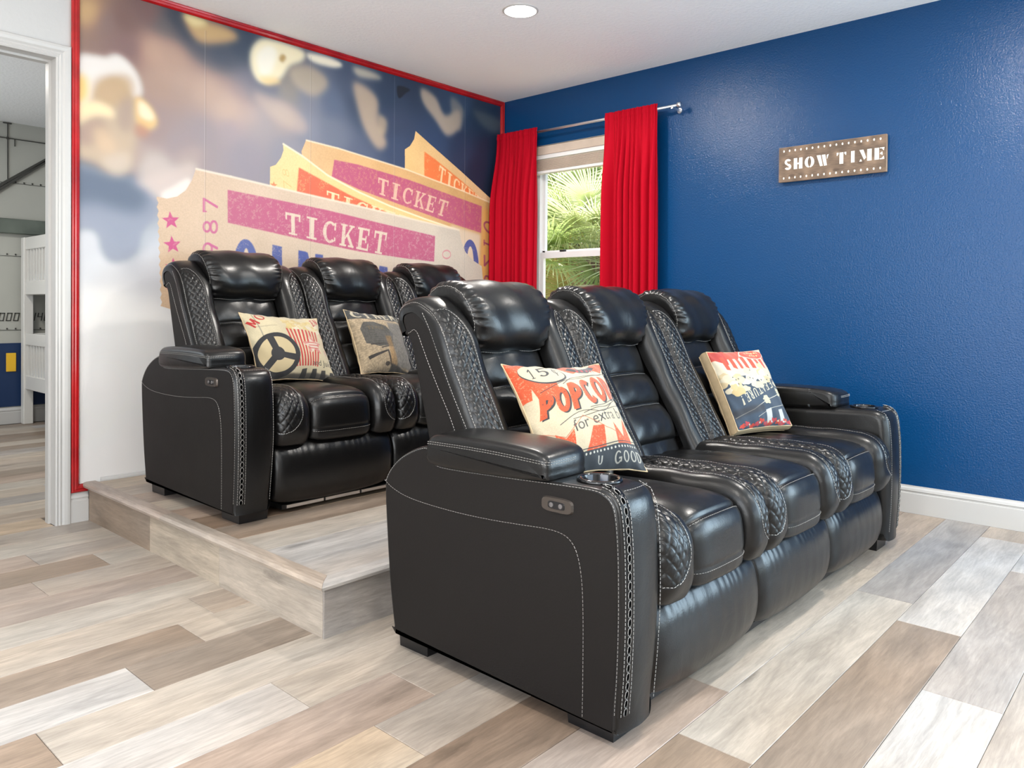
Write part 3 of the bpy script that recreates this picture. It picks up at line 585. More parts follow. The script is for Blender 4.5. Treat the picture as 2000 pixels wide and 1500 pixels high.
for s_ in (0, 1):      # two slanting bars
    q = MB(); a = np.array([-2.45, 1.745 - s_ * .045]); c = np.array([-1.55, 2.475 - s_ * .045]); c[1] = min(c[1], 2.43)
    dd = (c - a) / np.linalg.norm(c - a); n = np.array([-dd[1], dd[0]]) * .010
    q.prism([tuple(a - n), tuple(c - n), tuple(c + n), tuple(a + n)], 'y', pw - .03, pw - .005); q.build('slanting_bar', DGREY, bw)
# seven-segment style printed numbers
def seg_number(txt, x, z, h, parent, m):
    SEG = {'0': 'abcdef', '1': 'bc', '4': 'fgbc', '6': 'afgcde', '7': 'abc', '3': 'abgcd'}
    w = h * .55; t = h * .10; q = MB(); sl = .18
    for ch in txt:
        if ch != ' ':
            pos = {'a': (0, h - t, w, h), 'd': (0, 0, w, t), 'g': (0, h / 2 - t / 2, w, h / 2 + t / 2), 'f': (0, h / 2, t, h), 'e': (0, 0, t, h / 2), 'b': (w - t, h / 2, w, h), 'c': (w - t, 0, w, h / 2)}
            for s_ in SEG[ch]:
                x0, z0, x1, z1 = pos[s_]
                q.prism([(x + x0 + sl * z0, z + z0), (x + x1 + sl * z0, z + z0), (x + x1 + sl * z1, z + z1), (x + x0 + sl * z1, z + z1)], 'y', pw - .004, pw)
        x += w * 1.42
    return q.build('printed_numbers', m, parent)
seg_number('000', -2.222, 0.835, 0.066, bw, DGREY)
seg_number('1467', -2.000, 0.835, 0.066, bw, DGREY)

# baseboards
def baseboard(name, axis, at, a, c, side, h=0.132, z0=0.0):
    pr = [(at + side * t, z0 + z) for t, z in base_profile(h)]
    q = MB()
    if axis == 'x': q.prism(pr, 'y' if False else 'x', a, c) if False else q.add([(a if k < len(pr) else c, p[0], p[1]) for k, p in enumerate(pr + pr)], [tuple(range(len(pr) - 1, -1, -1)), tuple(range(len(pr), 2 * len(pr)))] + [(i, (i + 1) % len(pr), len(pr) + (i + 1) % len(pr), len(pr) + i) for i in range(len(pr))])
    else: q.prism(pr, 'y', a, c)
    return structure(q.build(name, WHITE))
baseboard('baseboard_right', 'y', 0.0, YB, -1.84, -1)
baseboard('baseboard_front', 'x', 0.0, -2.827, -2.753, -1)
baseboard('baseboard_bedroom', 'x', 3.45, -4.2, -.002, -1)
baseboard('baseboard_left', 'y', XL, YB, 0.0, 1)

# door casing: fluted white boards round the doorway, and its jamb
def casing():
    root = empty('door_1', (0, 0, 0)); root['kind'] = 'structure'
    c0, c1 = DX1, -2.827; y = -0.02
    pr = [(0, 0), (0, -.012), (.006, -.016), (.012, -.013), (.018, -.017), (.026, -.014), (.034, -.020), (.046, -.022), (.056, -.021), (.060, -.016), (.060, 0)]
    q = MB(); q.add([(c0 + x, yy, z) for z in (0.0, DZ) for x, yy in pr], []); n = len(pr)
    V = [(c0 + x, yy, 0.0) for x, yy in pr] + [(c0 + x, yy, DZ + x) for x, yy in pr]
    q = MB(); q.add(V, [tuple(range(n)), tuple(range(2 * n - 1, n - 1, -1))] + [(i, n + i, n + (i + 1) % n, (i + 1) % n) for i in range(n)]); q.build('casing_board', WHITE, root)
    V = [(DX0 - x, yy, 0.0) for x, yy in pr] + [(DX0 - x, yy, DZ + x) for x, yy in pr]
    q = MB(); q.add(V, [tuple(range(n)), tuple(range(2 * n - 1, n - 1, -1))] + [(i, n + i, n + (i + 1) % n, (i + 1) % n) for i in range(n)]); q.build('casing_board', WHITE, root)
    V = [(c0 + x, yy, DZ + x) for x, yy in pr] + [(DX0 - x, yy, DZ + x) for x, yy in pr]
    q = MB(); q.add(V, [tuple(range(n)), tuple(range(2 * n - 1, n - 1, -1))] + [(i, n + i, n + (i + 1) % n, (i + 1) % n) for i in range(n)]); q.build('casing_board', WHITE, root)
    slabs('jamb', WHITE, [((DX1, -.0, 0), (DX1 + .018, WT + .001, DZ + .018)), ((DX0 - .018, -.0, 0), (DX0, WT + .001, DZ + .018)), ((DX0, -.0, DZ), (DX1, WT + .001, DZ + .018))], root)
    slabs('door_stop', WHITE, [((DX1 - .010, .05, 0), (DX1 + .001, .09, DZ)), ((DX0 + .010, .05, DZ - .010), (DX1 - .010, .09, DZ + .001))], root)
casing()

# mural and its glossy red frame
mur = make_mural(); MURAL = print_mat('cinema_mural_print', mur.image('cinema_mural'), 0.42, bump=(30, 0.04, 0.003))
me = bpy.data.meshes.new('mural'); me.from_pydata([(-2.79, -.004, .16), (-.03, -.004, .16), (-.03, -.004, 2.41), (-2.79, -.004, 2.41), (-2.79, 0, .16), (-.03, 0, .16), (-.03, 0, 2.41), (-2.79, 0, 2.41)], [],
    [(0, 1, 2, 3), (4, 7, 6, 5), (0, 4, 5, 1), (1, 5, 6, 2), (2, 6, 7, 3), (3, 7, 4, 0)])
uv = me.uv_layers.new(name='UVMap')
for lp in me.loops:
    v = me.vertices[lp.vertex_index].co; uv.data[lp.index].uv = ((v.x + 2.79) / 2.76, (v.z - .16) / 2.25)
mo = link('wall_mural', me, MURAL); tag(mo, 'cinema ticket and popcorn mural covering the wall behind the raised sofa', 'mural')
def red_trim():
    root = empty('mural_frame', (-1.4, 0, 0.16))
    tag(root, 'glossy red wooden frame moulding running round the cinema mural', 'frame')
    pr = [(0, 0), (0, -.014), (.006, -.019), (.013, -.016), (.018, -.02), (.028, -.018), (.034, -.010), (.036, 0)]; n = len(pr)
    def piece(V):
        V = [(x + 1.4, y, z - .16) for x, y, z in V]
        q = MB(); q.add(V, [tuple(range(n)), tuple(range(2 * n - 1, n - 1, -1))] + [(i, n + i, n + (i + 1) % n, (i + 1) % n) for i in range(n)]); q.build('moulding', REDT, root)
    x0, x1, z0, z1 = -2.824, -.001, .133, 2.439
    piece([(x0 + t, y, z0 + t) for t, y in pr] + [(x0 + t, y, z1 - t) for t, y in pr])
    piece([(x1 - t, y, .17) for t, y in pr] + [(x1 - t, y, z1 - t) for t, y in pr])
    piece([(x0 + t, y, z1 - t) for t, y in pr] + [(x1 - t, y, z1 - t) for t, y in pr])
    piece([(x0 + t, y, z0 + t) for t, y in pr] + [(-2.756, y, z0 + t) for t, y in pr])
red_trim()

# ------------------------------------------------------------------ floor planks
PWD, Y00 = 0.1786, -0.531
def prow(n): return Y00 - PWD * n
TONE = {'W': rgb(178, 174, 170), 'L': rgb(178, 168, 156), 'T': rgb(180, 164, 145), 'M': rgb(166, 155, 144), 'G': rgb(158, 152, 147), 'D': rgb(144, 129, 115), 'B': rgb(134, 115, 99), 'P': rgb(162, 146, 134)}
pc = {}
def plank(parent, x0, x1, y0, y1, z, th, tone, gap=.0006):
    L, W_ = round(x1 - x0 - 2 * gap, 4), round(y1 - y0 - 2 * gap, 4); key = (L, W_, th)
    if key not in pc:
        c = .0012; q = MB(); a, b_ = L / 2, W_ / 2
        q.add([(-a, -b_, -th), (a, -b_, -th), (a, b_, -th), (-a, b_, -th), (-a, -b_, -c), (a, -b_, -c), (a, b_, -c), (-a, b_, -c), (-a + c, -b_ + c, 0), (a - c, -b_ + c, 0), (a - c, b_ - c, 0), (-a + c, b_ - c, 0)],
              [(3, 2, 1, 0), (0, 1, 5, 4), (1, 2, 6, 5), (2, 3, 7, 6), (3, 0, 4, 7), (4, 5, 9, 8), (5, 6, 10, 9), (6, 7, 11, 10), (7, 4, 8, 11), (8, 9, 10, 11)])
        me = q.mesh('plank'); me.materials.append(WOOD); pc[key] = me
    o = bpy.data.objects.new('plank', pc[key]); COL.objects.link(o); o.parent = parent; o.location = ((x0 + x1) / 2, (y0 + y1) / 2, z)
    c = TONE[tone]; j = 1 + random.uniform(-.05, .05); o.color = (c[0] * j, c[1] * j, c[2] * j, 1); return o
floor = structure(MB().box((XL - WT, YB - WT, -.12), (WT, 3.7, -.004)).build('floor', SUBF))
JT = {0: (-2.918, 'D', 'L'), 1: (-3.18, 'P', 'M'), 2: (-3.62, 'D', 'P'), 3: (-3.45, 'L', 'L'), 4: (-2.876, 'L', 'M'), 5: (-2.992, 'D', 'L'), 6: (-3.214, 'W', 'D'), 7: (-3.48, 'D', 'L'), 8: (-2.994, 'W', 'L'),  # row 4: joint and darker tone paint the edge of the platform's cast shadow
      9: (-2.749, 'P', 'M'), 10: (-2.94, 'T', 'M'), 11: (-3.3, 'T', 'B'), 12: (-2.232, 'P', 'L'), 13: (-2.487, 'D', 'G'), 14: (-2.668, 'M', 'D'), 15: (-1.878, 'W', 'G'), 16: (-2.2, 'L', 'M'), -1: (-3.1, 'P', 'M'), -2: (-3.4, 'L', 'L'), -3: (-2.7, 'M', 'T')}
OVER = {(12, -1.012): 'M', (13, -1.264): 'G', (14, -1.445): 'W', (6, -1.991): 'L', (13, -2.487): 'L', (14, -2.668): 'D', (12, -2.232): 'L'}
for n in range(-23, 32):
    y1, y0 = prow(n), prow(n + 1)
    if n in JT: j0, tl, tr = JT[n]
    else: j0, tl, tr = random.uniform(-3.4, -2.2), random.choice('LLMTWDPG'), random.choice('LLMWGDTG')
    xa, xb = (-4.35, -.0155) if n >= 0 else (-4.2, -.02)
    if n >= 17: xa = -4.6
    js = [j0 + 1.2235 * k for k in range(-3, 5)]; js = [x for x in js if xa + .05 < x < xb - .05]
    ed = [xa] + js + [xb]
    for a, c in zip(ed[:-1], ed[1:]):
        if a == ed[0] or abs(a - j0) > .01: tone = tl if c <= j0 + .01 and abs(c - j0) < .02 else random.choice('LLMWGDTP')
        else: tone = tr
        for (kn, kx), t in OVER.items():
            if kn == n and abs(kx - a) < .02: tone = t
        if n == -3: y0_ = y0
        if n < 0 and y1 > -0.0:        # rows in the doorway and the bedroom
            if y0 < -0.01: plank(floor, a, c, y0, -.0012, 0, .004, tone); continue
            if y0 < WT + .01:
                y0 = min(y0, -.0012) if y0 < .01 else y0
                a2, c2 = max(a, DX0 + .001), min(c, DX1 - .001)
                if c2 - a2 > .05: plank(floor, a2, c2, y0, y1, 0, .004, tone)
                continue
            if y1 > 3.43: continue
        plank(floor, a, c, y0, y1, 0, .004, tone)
# plain boards where the photograph never looks
structure(MB().box((XL, YB, -.004), (-4.36, -0.001, -.0005)).build('floor_edge', mat('plain_oak', rgb(168, 156, 144), 0.4, noise=(4, .15))))

# ------------------------------------------------------------------ raised platform
PX, PY, PZ = -2.752, -1.841, 0.167
plat = tag(structure(MB().box((PX + .008, PY + .008, 0.001), (-.001, -.001, PZ - .009)).build('platform', SUBF)))
prs = [-.015 + 0, -.558, -.737, -.915, -1.094, -1.272, -1.451, -1.630, -1.800]
tones = 'PTPDBTLWG'
edges_y = [-.016, -.200, -.379, -.558, -.737, -.915, -1.094, -1.272, -1.451, -1.630, -1.806]
jx = [-1.9, -2.2, -1.5, -1.8, -2.10, -2.3, -1.7, -1.95, -2.0, -1.75]
tn = ['TP', 'MT', 'PT', 'LM', 'PL', 'BT', 'DT', 'LL', 'WL', 'WG']
for k in range(10):
    y1, y0 = edges_y[k], edges_y[k + 1]; x = -2.722; j = jx[k]
    ed = [x, j, j + 1.2235 if j + 1.2235 < -.1 else -.016]
    if ed[-1] < -.02: ed.append(-.016)
    for i, (a, c) in enumerate(zip(ed[:-1], ed[1:])): plank(plat, a, c, y0, y1, PZ, .008, tn[k][min(i, 1)])
# nosing: rounded overhanging strips, mitred at the corner
def nosing(pts_a, pts_b, tone, horiz):
    q = MB(); n = len(pts_a); V = pts_a + pts_b
    c = [(pts_a[0][i] + pts_b[0][i]) / 2 for i in range(3)]
    V = [(v[0] - c[0], v[1] - c[1], v[2] - c[2]) for v in V]
    if horiz == 'y': V = [(v[1], -v[0], v[2]) for v in V]
    q.add(V, [tuple(range(n)), tuple(range(2 * n - 1, n - 1, -1))] + [(i, n + i, n + (i + 1) % n, (i + 1) % n) for i in range(n)])
    o = q.build('nosing', WOOD, plat, loc=c); o.color = (*TONE[tone], 1)
    if horiz == 'y': o.rotation_euler = (0, 0, PI / 2)
    return o
np_ = [(.062, PZ + .001), (.056, PZ + .006), (.02, PZ + .0065), (.008, PZ + .004), (0, PZ - .005), (.002, PZ - .014), (.012, PZ - .019), (.03, PZ - .019), (.03, PZ - .008), (.062, PZ - .008)]
OX, OY = PX - .026, PY - .026
nosing([(OX + t, OY + t, z) for t, z in np_], [(OX + t, -.8, z) for t, z in np_], 'M', 'y')
nosing([(OX + t, -.801, z) for t, z in np_], [(OX + t, -.002, z) for t, z in np_], 'P', 'y')
nosing([(OX + t + .001, OY + t, z) for t, z in np_], [(-1.3, OY + t, z) for t, z in np_], 'W', 'x')
nosing([(-1.299, OY + t, z) for t, z in np_], [(-.016, OY + t, z) for t, z in np_], 'L', 'x')
def riser(x0, x1, axis, tone):
    q = MB(); L = abs(x1 - x0) / 2 - .0006; h = (PZ - .012) / 2
    q.box((-L, -.0035, -h), (L, .0035, h)); o = q.build('riser_board', WOOD, plat); o.color = (*TONE[tone], 1)
    if axis == 'x': o.location = ((x0 + x1) / 2, PY + .0035, h)
    else: o.location = (PX + .0035, (x0 + x1) / 2, h); o.rotation_euler = (0, 0, PI / 2)
riser(-.016, -.655, 'y', 'D'); riser(-.655, -1.215, 'y', 'T'); riser(-1.215, PY + .007, 'y', 'L')
riser(PX, -1.6, 'x', 'G'); riser(-1.6, -.016, 'x', 'M')
# thin white shoe strip at the foot of the mural
structure(MB().prism([(-.0045, PZ), (-.017, PZ), (-.017, PZ + .006), (-.010, PZ + .016), (-.0045, PZ + .018)], 'x', -2.70, -.04).build('trim_1', WHITE))

# ------------------------------------------------------------------ window
def window():
    root = empty('window_1', (0, 0, 0)); root['kind'] = 'structure'
    VIN = mat('white_vinyl', (0.78, 0.78, 0.78), 0.3)
    y0, y1, z0, z1 = WY0, WY1, WZ0, WZ1; xg = .055; f = .028
    slabs('window_frame', VIN, [((xg, y0, z0), (xg + .06, y0 + f, z1)), ((xg, y1 - f, z0), (xg + .06, y1, z1)), ((xg, y0, z1 - f), (xg + .06, y1, z1)), ((xg, y0, z0), (xg + .06, y1, z0 + f))], root)
    slabs('upper_sash', VIN, [((xg + .03, y0 + f, 1.33), (xg + .055, y0 + f + .022, z1 - f)), ((xg + .03, y1 - f - .022, 1.33), (xg + .055, y1 - f, z1 - f)), ((xg + .03, y0 + f, 1.345), (xg + .055, y1 - f, 1.372))], root)
    slabs('lower_sash', VIN, [((xg + .004, y0 + f, z0 + f), (xg + .03, y0 + f + .03, 1.36)), ((xg + .004, y1 - f - .03, z0 + f), (xg + .03, y1 - f, 1.36)), ((xg + .002, y0 + f, 1.318), (xg + .03, y1 - f, 1.358)), ((xg + .004, y0 + f, z0 + f), (xg + .03, y1 - f, z0 + f + .04))], root)
    slabs('sash_lock', mat('dark_metal_lock', (.03, .03, .03), .4, .6), [((xg - .004, yy - .022, 1.358), (xg + .022, yy + .022, 1.372)) for yy in (-.50, -.90)], root, .004)
    GL = bpy.data.materials.new('window_glass'); GL.use_nodes = True; T = NT(GL); GL.node_tree.nodes.clear()
    o_ = T.n('ShaderNodeOutputMaterial'); tr = T.n('ShaderNodeBsdfTransparent'); gl = T.n('ShaderNodeBsdfGlossy'); gl.inputs['Roughness'].default_value = 0.02
    fr = T.n('ShaderNodeFresnel'); mx = T.n('ShaderNodeMixShader'); ge = T.n('ShaderNodeNewGeometry'); iv = T.n('ShaderNodeMath', operation='SUBTRACT'); iv.inputs[0].default_value = 1.0; T.l(ge.outputs['Backfacing'], iv.inputs[1]); ml = T.n('ShaderNodeMath', operation='MULTIPLY'); T.l(fr.outputs[0], ml.inputs[0]); T.l(iv.outputs[0], ml.inputs[1]); T.l(ml.outputs[0], mx.inputs[0]); T.l(tr.outputs[0], mx.inputs[1]); T.l(gl.outputs[0], mx.inputs[2]); T.l(mx.outputs[0], o_.inputs['Surface'])
    slabs('upper_pane', GL, [((xg + .040, y0 + f + .02, 1.37), (xg + .044, y1 - f - .02, z1 - f))], root)
    slabs('lower_pane', GL, [((xg + .016, y0 + f + .028, z0 + f + .038), (xg + .020, y1 - f - .028, 1.32))], root)
    slabs('window_sill', WHITE, [((-.012, y0 - .01, z0 - .02), (xg, y1 + .01, z0 + .001))], root, .004)
    slabs('reveal', WHITE, [((0.001, y1 - .002, z0), (xg, y1, z1)), ((0.001, y0, z0), (xg, y0 + .002, z1)), ((0.001, y0, z1 - .002), (xg, y1, z1))], root)
window()
q = MB()
for y0_, y1_, z0_, z1_ in ((-6.0, -5.94, .40, 2.1), (-4.16, -4.10, .40, 2.1), (-5.08, -5.02, .40, 2.1), (-6.0, -4.1, .40, .46), (-6.0, -4.1, 2.04, 2.1)): q.box((.03, y0_, z0_), (.09, y1_, z1_))
structure(q.build('window_2', WHITE))
def blind():
    root = empty('window_blind', (0.02, -0.7, 1.9)); tag(root, 'raised pale wooden slat blind bunched under the top of the window', 'blind')
    BL = mat('pale_whitewashed_slat', rgb(205, 190, 174), .5, noise=(6, .12)); BW_ = mat('daylit_white_rail', (0.90, 0.91, 0.90), .35)  # rail white raised so its colour stands for the daylit strip
    def bx(name, m, a, c, bev=.002): 
        q = MB(); q.box((a[0] - .02, a[1] + .7, a[2] - 1.9), (c[0] - .02, c[1] + .7, c[2] - 1.9), bev); return q.build(name, m, root)
    bx('valance', BL, (.002, WY0 + .005, 2.022), (.010, WY1 - .005, 2.080))
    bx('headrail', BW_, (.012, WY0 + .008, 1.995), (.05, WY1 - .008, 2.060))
    for k in range(12): bx('slat', BL, (.004, WY0 + .010, 1.915 + k * .0062), (.050, WY1 - .010, 1.9195 + k * .0062), .0008)
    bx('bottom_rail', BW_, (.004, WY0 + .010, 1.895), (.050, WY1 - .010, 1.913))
blind()

# ------------------------------------------------------------------ curtain rod and curtains
def rod():
    root = empty('curtain_rod', (-.085, -0.75, 2.158)); tag(root, 'thin silver curtain rod above the window on the blue wall', 'curtain rod')
    MB().tube([(0, .72, 0), (0, -.700, 0)], .0085, 14).build('pole', STEEL, root, True)
    for yy in (-.705,):
        MB().lathe([(.0001, -.02), (.012, -.02), (.016, -.014), (.016, 0), (.0085, .004)], (0, yy, 0), 'y', 20).build('finial', STEEL, root, True)
    for yy in (-.672, .69):
        q = MB(); q.box((.004, yy - .006, -.018), (.078, yy + .006, -.006)); q.box((-.012, yy - .006, -.018), (.006, yy + .006, -.008)); q.lathe([(.0001, 0), (.016, 0), (.016, .006), (.0001, .006)], (.077, yy, -.012), 'x', 18); q.build('bracket', STEEL, root)
rod()
VELV = mat('red_velvet', (0.42, 0.001, 0.013), 0.8, spec=0.12, bump=(900, 0.15, 0.0006), Sheen_Weight=0.12, Sheen_Roughness=0.4, Sheen_Tint=(1, .2, .2, 1))
_nt = VELV.node_tree; _b = _nt.nodes['Principled BSDF']; _o = [n for n in _nt.nodes if n.type == 'OUTPUT_MATERIAL'][0]
_tl = _nt.nodes.new('ShaderNodeBsdfTranslucent'); _tl.inputs['Color'].default_value = (0.75, 0.03, 0.012, 1); _mx = _nt.nodes.new('ShaderNodeMixShader'); _mx.inputs[0].default_value = 0.06
_nt.links.new(_b.outputs[0], _mx.inputs[1]); _nt.links.new(_tl.outputs[0], _mx.inputs[2]); _nt.links.new(_mx.outputs[0], _o.inputs['Surface'])
def curtain(y_top, y_bot, label, seed, nf):
    g = np.random.default_rng(seed); n, m = 190, 70
    z = np.concatenate([np.linspace(2.186, 2.10, 14), np.linspace(2.092, .33, m - 14)]); u = np.linspace(0, 1, n)
    ph = np.cumsum(np.abs(1 + .45 * np.interp(u, np.linspace(0, 1, 9), g.normal(size=9)))); ph = ph / ph[-1] * nf * 2 * PI
    amp = 1 + .35 * np.interp(u, np.linspace(0, 1, 12), g.normal(size=12)); P = np.zeros((m, n, 3))
    ph2 = ph * 2.3 + 1.0
    for i, zz in enumerate(z):
        t = (2.186 - zz) / 1.85; a = .005 + .030 * sstep(0.02, .30, t); k = t ** .8
        ya = y_top[0] * (1 - k) + y_bot[0] * k; yb = y_top[1] * (1 - k) + y_bot[1] * k
        y = ya + (yb - ya) * u + .006 * np.sin(ph + 1.3) * (.3 + t)
        dr = .5 * np.sin(3.2 * t + np.interp(u, np.linspace(0, 1, 7), g.normal(size=7) * 0 + np.arange(7) * .9)) * t
        x = -.103 - .012 * min(1, t * 4) - a * amp * np.sin(ph + dr) - (.005 * np.sin(ph2) * math.exp(-t * 5))
        pinch = math.exp(-((zz - 2.158) / .011) ** 2) * 0 
        x = x - .004 * (abs(zz - 2.158) < .012)
        P[i, :, 0] = x; P[i, :, 1] = y; P[i, :, 2] = zz
    q = MB(); q.grid(P); yc = (y_top[0] + y_top[1]) / 2
    o = q.build('curtain', VELV, None, True, fix=False)
    md = o.modifiers.new('thickness', 'SOLIDIFY'); md.thickness = .0025; md.offset = 0
    tag(o, label, 'curtain'); return o
curtain((-.048, -.405), (-.05, -.40), 'red velvet curtain hanging left of the window, next to the mural', 3, 8)
curtain((-.962, -1.330), (-.968, -1.345), 'red velvet curtain hanging right of the window, against bare blue wall', 5, 8)
# ================================================================== THE RECLINING SOFA (built once, copied once)
# local axes: x along the sofa, y = -depth (front is -y), z up; depth d runs from the back foot (0) to the front (0.80)
SW = 2.06
def V3(x, d, z): return (x, -d, z)
def normals2(P):
    T = np.gradient(P, axis=0); T /= np.linalg.norm(T, axis=1)[:, None] + 1e-12
    return np.stack([-T[:, 1], T[:, 0]], 1)
def sweep(path, xs, h, x_of=None):
    """surface swept along x: path (d,z) plus h(i_x, s) along its normal. path runs rear -> front -> down"""
    N = normals2(path); P = np.zeros((len(xs), len(path), 3)); s = np.concatenate([[0], np.cumsum(np.linalg.norm(np.diff(path, axis=0), axis=1))])
    for i, x in enumerate(xs):
        hh = h(x, s); q = path + N * hh[:, None]
        P[i, :, 0] = x if x_of is None else x_of(x, s); P[i, :, 1] = -q[:, 0]; P[i, :, 2] = q[:, 1]
    return P, s
def edge_xs(a, b, n):
    t = np.sin(np.linspace(-PI / 2, PI / 2, n)); return (a + b) / 2 + t * (b - a) / 2
def blend_xs(a, b, n):
    u = np.linspace(-1, 1, n); return (a + b) / 2 + (.7 * u + .3 * np.sin(u * PI / 2)) * (b - a) / 2
def puff(t, p): return (np.clip(1 - np.abs(t) ** p, 0, 1)) ** (1 / 2.2)
def quilt(x, s, cw, ch, amp):
    u, v = x / cw, s / ch
    a = np.abs(2 * ((u + v) % 1) - 1); b = np.abs(2 * ((u - v) % 1) - 1)
    return amp * ((1 - a ** 4) * (1 - b ** 4))
def stitch_mesh(q, pts, r=.0009, on=.0062, off=.0030, lift=None):
    """dashes along a polyline"""
    P = np.asarray(pts, float); L = plen(P); n = max(2, int(L / (on + off))); r = r * .78; S = np.concatenate([[0], np.cumsum(np.linalg.norm(np.diff(P, axis=0), axis=1))])
    def at(t): return np.array([np.interp(t, S, P[:, k]) for k in range(3)])
    for i in range(n):
        a = at(i * L / n); b = at(i * L / n + on); d = b - a
        if np.linalg.norm(d) < 1e-6: continue
        d /= np.linalg.norm(d); u = np.cross(d, (0.3, .5, .8)); u /= np.linalg.norm(u); w = np.cross(d, u)
        V = [p + r * (math.cos(k * 2 * PI / 3) * u + math.sin(k * 2 * PI / 3) * w) for p in (a, b) for k in range(3)]
        q.add(V, [(0, 1, 4, 3), (1, 2, 5, 4), (2, 0, 3, 5), (2, 1, 0), (3, 4, 5)])
def groove(q, pts, r=.0022, n=6): q.tube(pts, r, n)

def puffbody(profile, w, ra, rb, n_in=3, k=5):
    """closed outline (d,z), extruded over 0..w with rounded long edges (radius ra at x=0, rb at x=w). returns list of rings"""
    P = np.asarray(profile, float); T = np.roll(P, -1, 0) - np.roll(P, 1, 0); T /= np.linalg.norm(T, axis=1)[:, None] + 1e-12
    N = np.stack([T[:, 1], -T[:, 0]], 1); c = P.mean(0)
    if ((P + N * .001 - c) ** 2).sum() < ((P - c) ** 2).sum(): N = -N
    rings = []
    for i in range(k + 1):
        a = PI / 2 * i / k; rings.append((ra * (1 - math.sin(a)) if False else ra - ra * math.cos(PI / 2 - a), ra * (1 - math.sin(a))))
    xs = [(x, e) for x, e in [(ra * (1 - math.cos(PI / 2 * i / k)), ra * (1 - math.sin(PI / 2 * i / k))) for i in range(k + 1)]]
    for i in range(1, n_in): xs.append((ra + (w - ra - rb) * i / n_in, 0))
    xs += [(w - x, e) for x, e in [(rb * (1 - math.cos(PI / 2 * i / k)), rb * (1 - math.sin(PI / 2 * i / k))) for i in range(k + 1)]][::-1]
    return [(x, P - N * e) for x, e in xs]
def rings_mesh(q, rings, x0=0.0, mirror=None, fx=None):
    n = len(rings[0][1]); V = []
    for x, P in rings:
        for d, z in P:
            xx = x0 + x
            if fx: xx, d, z = fx(xx, d, z)
            V.append((xx if mirror is None else mirror - xx, -d, z))
    F = []
    for i in range(len(rings) - 1):
        for j in range(n):
            j2 = (j + 1) % n; F.append((i * n + j, i * n + j2, (i + 1) * n + j2, (i + 1) * n + j))
    F += [tuple(range(n - 1, -1, -1)), tuple((len(rings) - 1) * n + j for j in range(n))]
    q.add(V, F)

ARMW = 0.162
ARM_PROF = [(.055, .058), (.047, .0585), (.044, .066), (.022, .20), (.006, .36), (0, .46), (.006, .487), (.028, .518), (.062, .548), (.11, .575), (.155, .592), (.178, .595), (.192, .585), (.203, .562), (.22, .552), (.30, .553), (.45, .560), (.60, .567),
            (.70, .571), (.752, .570), (.778, .560), (.792, .540), (.800, .50), (.806, .42), (.808, .30), (.805, .18), (.799, .09), (.797, .048), (.790, .042), (.60, .045), (.30, .052)]
def arm_outline(n=150):
    P = np.asarray(ARM_PROF); return spline(P, n, closed=True)
SEAM_SIDE = [(.003, .478), (.035, .462), (.09, .448), (.17, .441), (.30, .439), (.42, .443), (.52, .450), (.60, .456), (.648, .453), (.676, .438), (.692, .41), (.703, .36), (.708, .28), (.709, .15), (.708, .050)]

